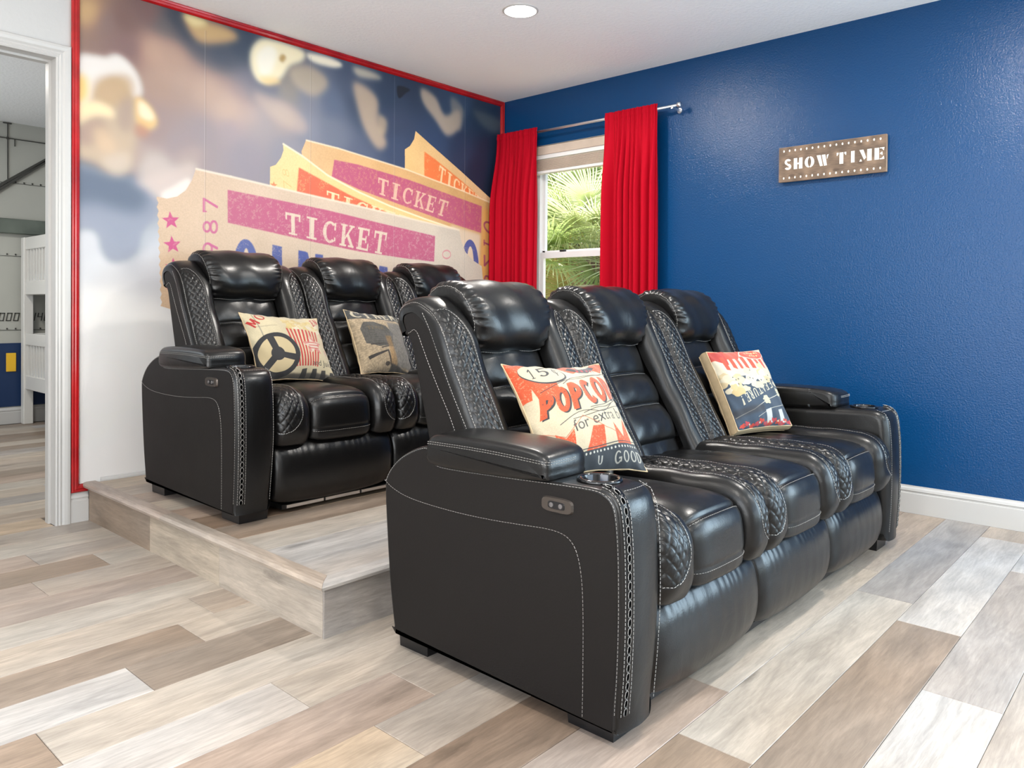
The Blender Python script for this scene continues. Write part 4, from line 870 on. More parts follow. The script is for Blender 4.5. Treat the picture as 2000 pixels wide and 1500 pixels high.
def build_arm(root, mir):
    """mir None = left arm at x 0..ARMW, else mirrored about the sofa"""
    mx = None if mir is None else SW
    def X(x): return x if mir is None else SW - x
    out = arm_outline()
    def bulge(x, d, z):                      # front face swells gently and narrows towards the floor
        t = (x / ARMW)
        if d > .74:
            d2 = d + .012 * math.sin(PI * min(max(t, 0), 1)) * min(1, (d - .74) / .05)
        else: d2 = d
        if x > ARMW * .5: x = x - .012 * sstep(.35, .06, z) * (x / ARMW) + .006 * math.sin(PI * np.clip((z - .1) / .5, 0, 1)) * (x / ARMW)
        return x, d2, z
    q = MB(); rings_mesh(q, puffbody(out, ARMW, .010, .030, n_in=6), 0, mx, bulge)
    arm = q.build('arm', LEATH, root, True)
    # matte side panel skin on the outer face
    q = MB(); P = out.copy(); c = P.mean(0); P2 = c + (P - c) * .975
    V = [(X(-.0006), -d, z) for d, z in P2] + [(X(.012), -d, z) for d, z in P2]; n = len(P2)
    q.add(V, [tuple(range(n)), tuple(range(2 * n - 1, n - 1, -1))] + [(i, (i + 1) % n, n + (i + 1) % n, n + i) for i in range(n)])
    q.build('side_panel', LSIDE, arm)
    # cup holder: cut a real hole
    cx, cdp, cr = .084, .690, .042
    me = arm.data; cyl = MB(); cyl.lathe([(.0001, -.075), (cr, -.075), (cr, .03), (.0001, .03)], (X(cx), -cdp, .570), 'z', 40); co = cyl.build('cutter', None)
    md = arm.modifiers.new('b', 'BOOLEAN'); md.object = co; md.operation = 'DIFFERENCE'; md.solver = 'EXACT'
    dg = bpy.context.evaluated_depsgraph_get(); nm = bpy.data.meshes.new_from_object(arm.evaluated_get(dg)); arm.modifiers.clear(); arm.data = nm
    bpy.data.objects.remove(co)
    nm.polygons.foreach_set('use_smooth', [True] * len(nm.polygons))
    md = arm.modifiers.new('ws', 'EDGE_SPLIT'); md.split_angle = math.radians(50)
    MB().lathe([(.0001, -.070), (.036, -.070), (.0405, -.066), (.0415, 0.002), (.043, .005), (.050, .0055), (.054, .003), (.0545, -.002), (.043, -.003)], (X(cx), -cdp, .5725), 'z', 40).build('cup_holder', mat('dark_chrome_cup', (.05, .05, .052), .12, .9), arm, True)
    # console lid (armrest pad)
    pp = spline([(.176, .560), (.178, .602), (.192, .622), (.225, .632), (.33, .637), (.46, .638), (.55, .634), (.592, .623), (.604, .603), (.603, .578), (.590, .562), (.40, .548), (.22, .544)], 90, closed=True)
    q = MB(); rings_mesh(q, puffbody(pp, .172, .018, .018, n_in=4), -.006, mx, lambda x, d, z: (x, d - (.030 * sstep(.12, .21, x) if d > .5 else 0) * 1.0, z + .004 * math.sin(PI * np.clip(x / .21, 0, 1)) * (z > .61)))
    pad = q.build('armrest_pad', LEATH, arm, True)
    q = MB(); top = [(.186, .622)] + [(a, b - .022) for a, b in [(.225, .646), (.33, .6505), (.46, .6505), (.55, .646), (.59, .634)]]
    q = MB()
    for xx, dz in ((-.0075, 0), (-.0065, .0055)):
        L = [V3(X(xx), .190 + (.600 - .190) * t, .606 + .004 * math.sin(PI * t) + dz) for t in np.linspace(0, 1, 60)]
        L += [V3(X(xx + (ARMW - .02) * t + .012), .6055 - .030 * sstep(.12, .21, xx + .2 * t), .6055 + dz) for t in np.linspace(0, 1, 20)]
        stitch_mesh(q, L)
    tag(q.build('pad_stitching', THREAD, pad), kind='stuff')
    # power switch plate
    q = MB(); sc_, hd, hz, cz, cc = None, .047, .0185, .517, .632
    def oval(hd, hz, n=30, p=4.0): return [(cc + hd * np.sign(math.cos(a)) * abs(math.cos(a)) ** (2 / p), cz + hz * np.sign(math.sin(a)) * abs(math.sin(a)) ** (2 / p)) for a in np.linspace(0, 2 * PI, n, endpoint=False)]
    def ov(hd, hz, x0, x1): 
        A = oval(hd, hz); n = len(A); q.add([(X(x0), -d, z) for d, z in A] + [(X(x1), -d, z) for d, z in oval(hd * .93, hz * .86)], [tuple(range(n)), tuple(range(2 * n - 1, n - 1, -1))] + [(i, (i + 1) % n, n + (i + 1) % n, n + i) for i in range(n)])
    ov(hd, hz, 0, -.006); sw = q.build('power_switch', mat('brown_metal_plate', (.10, .085, .075), .32, .7), arm)
    q = MB(); ov(.026, .0095, -.005, -.0075); q.build('button', BLACKP, sw)
    q = MB()
    for dx in (-.0135, .0135):
        q.lathe([(.0001, -.002 if mir is None else .002), (.0055, -.0015 if mir is None else .0015), (.006, 0)], (X(-.0075), -(cc + dx), cz), 'x', 14)
    q.build('button', mat('grey_rocker', (.16, .15, .15), .4, .5), sw)
    # side seam and edge stitching
    q = MB(); S = spline(SEAM_SIDE, 160); stitch_mesh(q, [V3(X(-.0012), d, z) for d, z in S], r=.0008)
    n = len(out); i0 = int(np.argmin(((out - (.010, .47)) ** 2).sum(1))); idx = []
    i1 = int(np.argmin(((out - (.797, .065)) ** 2).sum(1))); k = i0
    seq = []
    while k != i1: seq.append(out[k]); k = (k + 1) % n
    if len(seq) > n * .8:
        seq = []; k = i0
        while k != i1: seq.append(out[k]); k = (k - 1) % n
    seq = np.array(seq); c = np.array([.42, .32]); sq = seq + (c - seq) / np.linalg.norm(c - seq, axis=1)[:, None] * .006
    ptsx = [V3(X(.000), d, z) for d, z in sq]; stitch_mesh(q, ptsx, r=.0008)
    # front: inner edge stitch
    fr = np.array([p for p in seq if p[0] > .74 and p[1] < .575])
    stitch_mesh(q, [bx_(X, ARMW - .016 - .010 * sstep(.35, .06, p[1]), p[0] + .010, p[1]) for p in fr[::2]], r=.0011)
    stitch_mesh(q, [bx_(X, x, .776 + .010 * math.sin(PI * x / ARMW), .5685 - .0015) for x in np.linspace(.045, ARMW - .012, 20)], r=.0009)
    tag(q.build('seam_stitching', THREAD, arm), kind='stuff')
    # nailhead style strip: raised band with holes and crossed threads
    fr2 = spline(fr, 90); N = normals2(fr2)
    if N[len(N) // 2][0] < 0: N = -N
    q = MB(); P = np.zeros((5, len(fr2), 3))
    for i, (x, e) in enumerate(((.0045, -.002), (.006, .0035), (.022, .0068), (.038, .0080), (.040, .001))):
        P[i] = [(X(x), -(p[0] + nn[0] * e + .0015), p[1] + nn[1] * e) for p, nn in zip(fr2, N)]
    q.grid(P); strip = q.build('stitched_strip', LEATH, arm, True)
    q = MB(); L = plen(fr2); m = 26; S_ = np.concatenate([[0], np.cumsum(np.linalg.norm(np.diff(fr2, axis=0), axis=1))]); holes = MB()
    for k in range(m):
        t = (k + .5) * L / m; d = np.interp(t, S_, fr2[:, 0]); z = np.interp(t, S_, fr2[:, 1]); nx = np.interp(t, S_, N[:, 0]); nz = np.interp(t, S_, N[:, 1]); o = .0092
        cpt = np.array([X(.022), -(d + nx * o), z + nz * o]); uu = np.array([1, 0, 0]); ww = np.array([0, nz, nx]); ww = ww / np.linalg.norm(ww)
        A = [cpt + .0050 * math.cos(a) * uu + .0068 * math.sin(a) * ww for a in np.linspace(0, 2 * PI, 12, endpoint=False)]
        B_ = [a_ + np.array([0, .004 * nx, -.004 * nz]) for a_ in A]
        holes.add(A + B_, [tuple(range(12)), tuple(range(23, 11, -1))] + [(i, (i + 1) % 12, 12 + (i + 1) % 12, 12 + i) for i in range(12)])
        for sx in (-1, 1):
            for e in (-1, 1): stitch_mesh(q, [cpt + sx * .0068 * uu, cpt + sx * .0052 * uu + ww * .0062 * e], r=.0010, on=.006, off=.0001)
            stitch_mesh(q, [cpt - .0052 * uu * sx + ww * .0062, cpt + .0052 * uu * sx + ww * .0138], r=.0010, on=.0125, off=.0001)
    for x in (.0085, .0355): stitch_mesh(q, [(X(x), -(p[0] + nn[0] * (.0055 if x < .02 else .0092)) - .001, p[1] + nn[1] * .006) for p, nn in zip(fr2, N)], r=.0010)
    tag(holes.build('punched_holes', mat('hole_shadow_black', (.0015, .0015, .0015), 1.0, spec=0.02), strip), kind='stuff'); tag(q.build('strip_stitching', THREAD, strip), kind='stuff')
    # feet
    for d0, d1 in ((.028, .150), (.635, .770)):
        q = MB(); x0, x1 = .034, .156
        V = [(X(x), -d, z) for z, k in ((0, .004), (.062, 0)) for x, d in ((x0 + k, d0 + k), (x1 - k, d0 + k), (x1 - k, d1 - k), (x0 + k, d1 - k))]
        if d0 < .1: V[0] = (X(x0 + .002), -(d0 + .004), 0); V[1] = (X(x1 - .002), -(d0 + .004), 0)
        q.add(V, [(3, 2, 1, 0), (4, 5, 6, 7), (0, 1, 5, 4), (1, 2, 6, 5), (2, 3, 7, 6), (3, 0, 4, 7)]); q.build('leg', BLACKP, root)
    return arm
def bx_(X, x, d, z): return (X(x), -d, z)

SEAT_PATH = spline([(.215, .425), (.30, .446), (.45, .456), (.62, .462), (.715, .462), (.768, .450), (.800, .420), (.811, .37), (.812, .31), (.803, .27), (.78, .248)], 200)
def build_seat(root, x0, x1, bl, br):
    """x0..x1 whole seat, bl/br bolster widths. the middle cushion is the part, its bolsters are sub-parts"""
    c0, c1 = x0 + bl, x1 - br
    p = SEAT_PATH
    def hm(x, s):
        t = (x - (c0 + c1) / 2) / ((c1 - c0) / 2); L = s[-1]
        e = puff(t, 5); f = .004 * np.sin(s * 9 + x * 11)
        crease = -.007 * np.exp(-((s - .578) / .006) ** 2)                 # seam between top and front panel
        side = .012 * (1 - t * t) * np.sin(PI * np.clip(s / L, 0, 1)) ** .6
        low = -.002 * np.exp(-((s - (L - .085)) / .006) ** 2)
        endk = -.03 * sstep(L - .05, L, s)
        mid = -.007 * math.exp(-(t / .10) ** 2) * sstep(.46, .30, s)
        return -.045 + .050 * e + side + crease + low + endk + f * .6 + mid
    P, s = sweep(p, edge_xs(c0 - .004, c1 + .004, 46), hm)
    seat = MB().grid(P).build('seat', LEATH, root, True, fix=False)
    q = MB(); N = normals2(p)
    for ss, dx in ((.586, .010), (s[-1] - .077, .012)):
        L = []
        for x in np.linspace(c0 + dx, c1 - dx, 40):
            h = hm(x, s); i = int(np.argmin(abs(s - ss))); curve = (ss if ss > .6 else ss + .0) 
            L.append(V3(x, p[i][0] + N[i][0] * (h[i] + .0012), p[i][1] + N[i][1] * (h[i] + .0012)))
        stitch_mesh(q, L, r=.0009)
    tag(q.build('seat_stitching', THREAD, seat), kind='stuff')
    for side, a, b in (('l', x0, x0 + bl), ('r', x1 - br, x1)):
        w = b - a; outer = a if side == 'l' else b; sg = 1 if side == 'l' else -1
        pwid = w * .62                                                        # quilted patch on the outer part
        Lp = s[-1]; s0, s1 = .03, Lp - .085
        def inner(s_):                                                        # distance of patch border from the outer edge
            e = np.clip((s1 - s_) / .075, 0, 1); return .004 + (pwid - .004) * np.sqrt(np.clip(1 - (1 - e) ** 2, 0, 1))
        def hb(x, s_):
            t = (x - (a + b) / 2) / (w / 2); dd = (x - outer) * sg
            m = sstep(0, .006, inner(s_) - dd) * (s_ < s1) * (s_ > s0) * sstep(-.002, .006, dd)
            border = -.0035 * np.exp(-((inner(s_) - dd) / .0035) ** 2) * (s_ < s1 + .004)
            base = -.050 + (.080 - .010 * sstep(.52, .64, s_)) * puff(t, 3.2) * (1 - .3 * sstep(Lp - .10, Lp, s_))
            return base + m * (quilt(x - outer, s_, .028, .038, .0036) - .0024) + border - .035 * sstep(Lp - .04, Lp, s_) + .0015 * np.sin(s_ * 40 + x * 30) * (1 - m)
        pth = spline(np.concatenate([p[::12], p[-1:]]), 340)
        Pb, sb = sweep(pth, blend_xs(a, b, 64), hb)
        bo = MB().grid(Pb).build('side_bolster', LEATH, seat, True, fix=False)
        q = MB(); Nn = normals2(pth); L = []
        for ss in np.concatenate([np.linspace(s0, s1 - .07, 70), s1 - .07 * (1 - np.sin(np.linspace(0, PI / 2, 26)))]):
            x = outer + sg * (float(inner(np.array([ss]))[0]) + .004); h = hb(x, sb); i = int(np.argmin(abs(sb - ss)))
            L.append(V3(x, pth[i][0] + Nn[i][0] * (h[i] + .0016), pth[i][1] + Nn[i][1] * (h[i] + .0016)))
        stitch_mesh(q, L, r=.0009); tag(q.build('patch_stitching', THREAD, bo), kind='stuff')
    return seat

FOOT_PATH = spline([(.68, .278), (.735, .282), (.768, .268), (.790, .238), (.802, .195), (.805, .145), (.799, .095), (.782, .058), (.755, .045), (.70, .045)], 110)
def build_footrest(root, x0, x1):
    def h(x, s):
        t = (x - (x0 + x1) / 2) / ((x1 - x0) / 2); e = puff(t, 7)
        wr = .0007 * np.sin(x * 160 + 4 * np.sin(x * 23)) * np.exp(-((s - .10) / .05) ** 2) + .0003 * np.sin(x * 95 + 2) * np.exp(-((s - .22) / .07) ** 2)
        return -.030 + .030 * e + .010 * (1 - t * t) + wr
    P, s = sweep(FOOT_PATH, edge_xs(x0, x1, 110), h)
    return MB().grid(P).build('footrest', LEATH, root, True, fix=False)

WING_PATH = spline([(-.082, .892), (-.096, .930), (-.082, .962), (-.030, .976), (.014, .958), (.050, .925), (.085, .865), (.130, .775), (.180, .690), (.235, .600), (.285, .510), (.325, .435)], 320)
LUM_PATH = spline([(.015, .90), (.045, .86), (.085, .79), (.130, .715), (.180, .635), (.225, .560), (.270, .480), (.300, .415)], 200)
HR_PROF = spline([(.112, .832), (.140, .850), (.158, .890), (.158, .935), (.140, .985), (.100, 1.030), (.045, 1.056), (-.015, 1.060), (-.062, 1.045), (-.090, 1.015), (-.096, .985), (-.080, .965), (-.045, .958), (0, .945), (.045, .905), (.075, .860), (.092, .838)], 150, closed=True)
def build_back(root, x0, x1, xl, xr):
    """x0..x1 whole back; xl/xr width of the wings"""
    c0, c1 = x0 + xl, x1 - xr; cc = (c0 + c1) / 2
    # recessed lumbar panel in three puffed bands
    cuts = [0.0, .215, .345, .475, 9]
    def hl(x, s):
        t = (x - cc) / ((c1 - c0) / 2 + .01); e = puff(t, 4); L = s[-1]; b = np.zeros_like(s)
        for a, c in ((.02, .205), (.205, .335), (.335, .48)):
            k = np.clip((s - a) / (c - a), 0, 1); m = (s >= a) & (s < c); b = np.where(m, .032 * np.sin(PI * k) ** .5, b)
        b = b * (1 - .35 * t * t)
        return -.030 + .030 * e + b + .0015 * np.sin(x * 60 + s * 25) * np.sin(s * 40)
    P, s = sweep(LUM_PATH, edge_xs(c0 - .012, c1 + .012, 50), hl)
    back = MB().grid(P).build('backrest', LEATH, root, True, fix=False)
    q = MB(); N = normals2(LUM_PATH)
    for ss in (.211, .341):
        L = []
        for x in np.linspace(c0 + .02, c1 - .02, 30):
            h = hl(x, s); i = int(np.argmin(abs(s - ss))); L.append(V3(x, LUM_PATH[i][0] + N[i][0] * (h[i] + .0012), LUM_PATH[i][1] + N[i][1] * (h[i] + .0012)))
        stitch_mesh(q, L, r=.0009)
    tag(q.build('lumbar_stitching', THREAD, back), kind='stuff')
    for side, a, b in (('l', x0, c0), ('r', c1, x1)):
        w = b - a; outer = a if side == 'l' else b; sg = 1 if side == 'l' else -1; s_top, s_bot = .205, 9.0
        def inner(s_):
            e = np.clip((s_ - s_top) / .10, 0, 1); return (.014 + (w * .60 - .014) * np.sqrt(np.clip(1 - (1 - e) ** 2, 0, 1)))
        def hw(x, s_):
            t = (x - (a + b) / 2) / (w / 2); dd = (x - outer) * sg
            m = sstep(0, .006, inner(s_) - dd) * (s_ > s_top) * sstep(.008, .016, dd)
            border = -.0040 * np.exp(-((inner(s_) - dd) / .0035) ** 2) * (s_ > s_top - .004) - .0035 * math.exp(-((dd - .012) / .004) ** 2)
            thick = .030 + .018 * sstep(.12, .30, s_) - .012 * sstep(.30, .62, s_)
            return -.020 + (.020 + thick) * puff(t, 3.4) + m * (quilt(x - outer, s_, .028, .036, .0036) - .0024) + border + .0016 * np.sin(s_ * 33 + x * 41) * (1 - m)
        Pw, sw = sweep(WING_PATH, blend_xs(a, b, 68), hw)
        wg = MB().grid(Pw).build('back_wing', LEATH, back, True, fix=False)
        q = MB(); Nn = normals2(WING_PATH); L = []
        for ss in np.concatenate([s_top + .10 * (1 - np.cos(np.linspace(.05, PI / 2, 26))), np.linspace(s_top + .105, sw[-1] - .04, 60)]):
            x = outer + sg * (float(inner(np.array([ss]))[0]) + .0035); h = hw(x, sw); i = int(np.argmin(abs(sw - ss)))
            L.append(V3(x, WING_PATH[i][0] + Nn[i][0] * (h[i] + .0015), WING_PATH[i][1] + Nn[i][1] * (h[i] + .0015)))
        stitch_mesh(q, L, r=.0009); L = []
        for ss in np.linspace(.06, sw[-1] - .04, 90):
            x = outer + sg * .009; h = hw(x, sw); i = int(np.argmin(abs(sw - ss))); L.append(V3(x, WING_PATH[i][0] + Nn[i][0] * (h[i] + .0012), WING_PATH[i][1] + Nn[i][1] * (h[i] + .0012)))
        stitch_mesh(q, L, r=.0009); tag(q.build('wing_stitching', THREAD, wg), kind='stuff')
    # headrest pillow
    hc = cc; hw0 = .176; n = 46; ts = np.sin(np.linspace(-PI / 2, PI / 2, n)); V = []; m = len(HR_PROF); c = np.array([.013, .955])
    S_ = np.linspace(0, 1, m, endpoint=False)
    for t in ts:
        k = (1 - abs(t) ** 5.5) ** (1 / 2.6); k = .56 + .44 * k
        for j, (d, z) in enumerate(HR_PROF - np.array([.022, 0])):
            wz = hw0 + .020 * sstep(.86, 1.03, z)                      # widens upwards
            q_ = c + (np.array([d, z]) - c) * (k if z > .90 or True else 1)
            if z < .90: q_[1] = z + (.90 - z) * (1 - k) * .35
            ruch = .0030 * np.sin(j * 2 * PI / m * 26 + 2 * np.sin(j * .2)) * math.exp(-((abs(t) - .88) / .10) ** 2)
            dirv = (np.array([d, z]) - c); dirv /= np.linalg.norm(dirv); q_ = q_ + dirv * ruch + dirv * .003 * math.sin(t * 7 + z * 20)
            V.append((hc + t * wz, -q_[0], q_[1]))
    q = MB(); F = []
    for i in range(n - 1):
        for j in range(m): j2 = (j + 1) % m; F.append((i * m + j, (i + 1) * m + j, (i + 1) * m + j2, i * m + j2))
    F += [tuple(range(m)), tuple((n - 1) * m + j for j in range(m - 1, -1, -1))]; q.add(V, F); hr = q.build('headrest', LEATH, root, True)
    A = np.array(V).reshape(n, m, 3); q = MB()
    for ii in (3, n - 4):
        L = [A[ii, j] + np.array([0, -.0015, .001]) for j in range(0, int(m * .62))]; stitch_mesh(q, L, r=.0009)
    j0 = 1; L = [A[i, j0] + np.array([0, -.0012, .0]) for i in range(4, n - 4)]; stitch_mesh(q, L, r=.0009)
    tag(q.build('headrest_stitching', THREAD, hr), kind='stuff')
    return back

def make_sofa():
    root = empty('reclining_sofa', (0, 0, 0))
    BX = [(.128, .73), (.73, 1.33), (1.33, 1.932)]
    SX = [(.165, .745, .155, .125), (.745, 1.320, .13, .13), (1.320, 1.895, .13, .150)]
    build_arm(root, None); build_arm(root, 1)
    for (a, b), (l, r) in zip(BX, ((.142, .140), (.140, .140), (.140, .142))): build_back(root, a, b, l, r)
    for a, b, l, r in SX: build_seat(root, a, b, l, r)
    for a, b in ((.172, .741), (.748, 1.317), (1.323, 1.888)): build_footrest(root, a, b)
    # back shell: closes the backs behind and at both ends
    sh = (WING_PATH - normals2(WING_PATH) * .012)[::8][::-1]; sh = np.concatenate([sh, [(-.076, .888), (-.054, .882), (-.040, .86), (-.012, .76), (.020, .65), (.043, .57), (.060, .43)]])
    sh = polyres(np.concatenate([sh, sh[:1]]), 90)[:-1]
    q = MB()
    for xa in (.130, 1.93 - .085): rings_mesh(q, puffbody(sh, .085, .012, .012, n_in=1), xa)
    sh2 = sh.copy(); sh2[:, 0] = np.where(sh2[:, 0] > -.03 + .55 * (.93 - sh2[:, 1]) * .55, sh2[:, 0] - .045, sh2[:, 0]); sh2[:, 1] = np.minimum(sh2[:, 1], .95)
    rings_mesh(q, puffbody(sh2, 1.93 - .26, .005, .005, n_in=1), .195); q.build('back_shell', LSIDE, root, False)
    q = MB()
    for X_, s_ in ((.1285, 1), (1.9315, -1)):
        S1 = spline([(-.052, .893), (-.040, .897), (-.026, .905), (-.008, .893), (.012, .858), (.045, .80), (.085, .735), (.13, .665), (.165, .60)], 60); stitch_mesh(q, [V3(X_, d, z) for d, z in S1])
        S1 = spline([(.012, .955), (.045, .905), (.085, .83), (.135, .74), (.19, .65), (.225, .595)], 60); stitch_mesh(q, [V3(X_, d, z) for d, z in S1])
    tag(q.build('shell_stitching', THREAD, root), kind='stuff')
    # carcass and metal rail under the footrests
    q = MB(); q.box((.155, -.70, .085), (SW - .155, -.06, .415)); q.box((.155, -.24, .40), (SW - .155, -.04, .50)); q.build('base_frame', mat('black_dust_cover', (.012, .012, .012), .8), root)
    q = MB()
    for k in range(9):
        xa = .235 + k * .178; q.box((xa, -.768, .022), (xa + .168, -.760, .034))
    q.build('metal_rail', STEEL, root)
    q = MB(); q.box((.23, -.74, .012), (SW - .23, -.10, .030)); q.build('mechanism', BLACKP, root)
    return root
def copy_tree(o, parent=None):
    c = o.copy(); COL.objects.link(c); c.parent = parent
    for ch in list(o.children): copy_tree(ch, c)
    return c
sofa = make_sofa()
sofa.location = (-2.66, -2.00, 0)
tag(sofa, 'black leather three-seat reclining sofa standing on the lower floor in the foreground', 'sofa', 'quilted black reclining sofas')
sofa2 = copy_tree(sofa); sofa2.location = (-2.66, -.345, PZ + .001); sofa2.name = 'reclining_sofa'
[bpy.data.objects.remove(c) for c in list(sofa.children) if c.name.startswith('metal_rail')]
tag(sofa2, 'black leather three-seat reclining sofa on the raised platform under the mural', 'sofa', 'quilted black reclining sofas')
# ================================================================== CUSHIONS
def rotv(w):
    w = Vector(w); return Matrix.Rotation(w.length, 3, w.normalized())
BASE = Matrix(((1, 0, 0), (0, 0, -1), (0, 1, 0)))      # columns: right, up, outwards
def dim(cv): cv.a = cv.a * .76; return cv
def cushion(label, im, size, pos, w, T=.055, back=None, pinch=.05, box=0.0, sag=0.0, seed=1):
    """square printed cushion; columns u,v,n of the rotated frame. box>0 adds a plain gusset"""
    g = np.random.default_rng(seed); n = 44; a = np.sin(np.linspace(-PI / 2, PI / 2, n)); A, Bq = np.meshgrid(a, a, indexing='ij')
    W, H = size; rv = rotv(w) @ BASE
    def side(sg):
        th = T * (np.clip(1 - np.abs(A) ** 2.4, 0, 1) * np.clip(1 - np.abs(Bq) ** 2.4, 0, 1)) ** .58
        x = A * W / 2 * (1 - pinch * (1 - Bq ** 2) ** 1.0); y = Bq * H / 2 * (1 - pinch * (1 - A ** 2))
        th = th * (1 + .10 * np.sin(A * 3.1 + seed) * np.sin(Bq * 2.7 + seed * 2)) + .0025 * np.sin(A * 9 + Bq * 5 + seed) * (1 - np.abs(A) ** 4)
        wr = .0035 * np.sin((A * 2 + Bq) * 11 + seed) * np.exp(-((1 - np.maximum(abs(A), abs(Bq))) / .18)) ; th = th + wr * (th > .004)
        y = y - sag * (1 - A ** 2) * (Bq > 0) * Bq
        z = sg * (th + box * (1 if box else 0))
        return np.stack([x, y, z], -1)
    q = MB(); Pf = side(1); q.grid(Pf); me = q.mesh('cushion_cover'); uvl = me.uv_layers.new(name='UVMap')
    uvs = np.stack([(A.ravel() + 1) / 2, (Bq.ravel() + 1) / 2], 1)
    for lp in me.loops: uvl.data[lp.index].uv = uvs[lp.vertex_index]
    root = empty('cushion', pos); root.rotation_euler = rv.to_euler()
    link('front_cover', me, print_mat('cushion_print_' + str(seed), im, .85, bump=(420, .35, .0012), sheen=.2), root, True)
    LIN = mat('plain_linen', rgb(196, 172, 136), .9, noise=(40, .08), bump=(380, .4, .001))
    MB().grid(side(-1)[::-1]).build('back_cover', LIN, root, True, fix=False)
    ring = [Pf[i, 0] for i in range(n)] + [Pf[-1, j] for j in range(1, n)] + [Pf[i, -1] for i in range(n - 2, -1, -1)] + [Pf[0, j] for j in range(n - 2, 0, -1)]; ring = np.array(ring)
    if box:
        P = np.stack([ring * [1, 1, 0] + [0, 0, zz] + (ring * [1, 1, 0]) * bl for zz, bl in ((-box, 0), (-box * .5, .02), (0, .026), (box * .5, .02), (box, 0))])
        MB().grid(P, cv=True).build('gusset', LIN, root, True)
        for zz in (-box, box): MB().tube(ring * [1, 1, 0] + [0, 0, zz], .0022, 5, closed=True).build('piping', LIN, root, True)
    else: MB().tube(ring, .0022, 5, closed=True).build('piping', LIN, root, True)
    tag(root, label, 'cushion', 'printed cinema cushions'); return root
def linen(base, w=420, h=420, seed=5):
    cv = Canvas(w, h, 0, 1, 0, 1, base); cv.a *= (1 + (cv.noise(2, seed) - .5) * .08 + (cv.noise(50, seed + 1) - .5) * .08)[..., None]; return cv
OR, DK, CR = (238, 92, 46), (58, 58, 62), (232, 214, 182)
# popcorn cushion
cv = linen((232, 214, 180)); wr_ = np.clip((cv.noise(3, 9) - .12) * 6, .55, 1)
cv.poly([(0, 1), (.16, 1), (.10, .80), (.05, .62), (0, .62)], OR, 1, 0, wr_); cv.poly([(.06, .80), (.30, .78), (.30, .64), (.18, .54), (.10, .58)], OR, 1, 0, wr_)
cv.poly([(.44, 1), (.62, 1), (.66, .90), (.56, .86), (.46, .92)], OR, 1, 0, wr_); cv.poly([(.78, .92), (.90, .86), (1, .94), (1, 1), (.86, 1)], OR, 1, 0, wr_)
cv.poly([(.52, .92), (.62, .86), (.72, .855), (.86, .93), (.82, .96), (.72, .92), (.62, .92), (.56, .95)], DK, .9)
for k in range(4): cv.poly([(.60 + k * .055, .875), (.625 + k * .055, .87), (.635 + k * .055, .905), (.61 + k * .055, .91)], (196, 60, 60))
for k in range(3): cv.line([(.56 + k * .12, .97), (.62 + k * .1, .90 - .02 * k), (.66 + k * .08, .97)], .006, (90, 100, 120), .8)
cv.ellipse((.250, .855), .205, .118, DK, rot=-.05); cv.ellipse((.247, .863), .196, .110, CR, rot=-.05)
word(cv, '15', [(.105, .80), (.305, .83), (.315, .935), (.115, .91)], DK, .12, widths={'1': .55}); word(cv, 'C', [(.335, .845), (.395, .85), (.40, .915), (.34, .91)], DK); cv.line([(.36, .82), (.38, .935)], .010, DK)
for k, (a, b_, c, d) in enumerate((((.12, .66), (.40, .76), (.62, .80), (.98, .86)), ((.35, .72), (.50, .80), (.70, .82), (.90, .85)), ((.18, .36), (.40, .44), (.62, .42), (.80, .52)), ((.42, .42), (.55, .45), (.70, .48), (.92, .58)), ((.50, .46), (.62, .48), (.74, .52), (.97, .62)), ((.30, .38), (.5, .405), (.66, .44), (.98, .545)))):
    cv.line(spline([a, b_, c, d], 14), .006, DK, .85)
up = lambda x, v: .5 + (v - .5) * (.78 + .42 * np.sin(PI * np.clip(x * 1.05, 0, 1)))
Q = [(.045, .42), (1.08, .615), (1.05, .86), (.10, .64)]
_sv = {k: SLAB[k] for k in 'POCRN'}
SLAB.update({'P': [R4(0, 0, .42, 1), arcband(.36, .66, .64, .34, .40, -90, 90, ty=.24), R4(0, .32, .5, .5), R4(0, .80, .5, 1)], 'O': [arcband(.5, .5, .54, .5, .34, 0, 360, 40, ty=.22)],
  'C': [arcband(.52, .5, .54, .5, .36, 42, 318, ty=.22)], 'R': [R4(0, 0, .42, 1), arcband(.36, .68, .62, .32, .40, -90, 90, ty=.22), [(.36, .46), (.72, .46), (1.05, 0), (.62, 0)]], 'N': [R4(0, 0, .38, 1), R4(.66, 0, 1, 1), [(0, 1), (.40, 1), (1, 0), (.6, 0)]]})
word(cv, 'POPCORN', Q, DK, .16, off=(.012, -.012), up=up); word(cv, 'POPCORN', Q, OR, .16, wear=wr_, up=up); SLAB.update(_sv)
def bfont_text(cv, txt, q, color, alpha=1.0):
    cu = bpy.data.curves.new('t', 'FONT'); cu.body = txt; o = bpy.data.objects.new('t', cu); COL.objects.link(o)
    me = bpy.data.meshes.new_from_object(o.evaluated_get(bpy.context.evaluated_depsgraph_get())); V = np.array([v.co[:2] for v in me.vertices]); f = quadmap(q)
    mn, mx = V.min(0), V.max(0); U = f((V - mn) / (mx - mn)); P = cv.px(U)
    for pl in me.polygons:
        r = cv._mask([P[list(pl.vertices)]], 3)
        if r: cv.comp(r[0], r[1], r[2], color, alpha)
    bpy.data.objects.remove(o); bpy.data.curves.remove(cu); bpy.data.meshes.remove(me)
bfont_text(cv, 'for extra butter', [(.29, .27), (1.15, .45), (1.13, .545), (.28, .365)], DK)
cv.poly([(.36, .10), (.47, .30), (.58, .30), (.575, .12), (.47, .10)], OR, 1, 0, wr_)
cv.poly([(.12, .30), (.20, .24), (.28, .30), (.27, .06), (.14, .06)], OR, 1, 0, wr_)
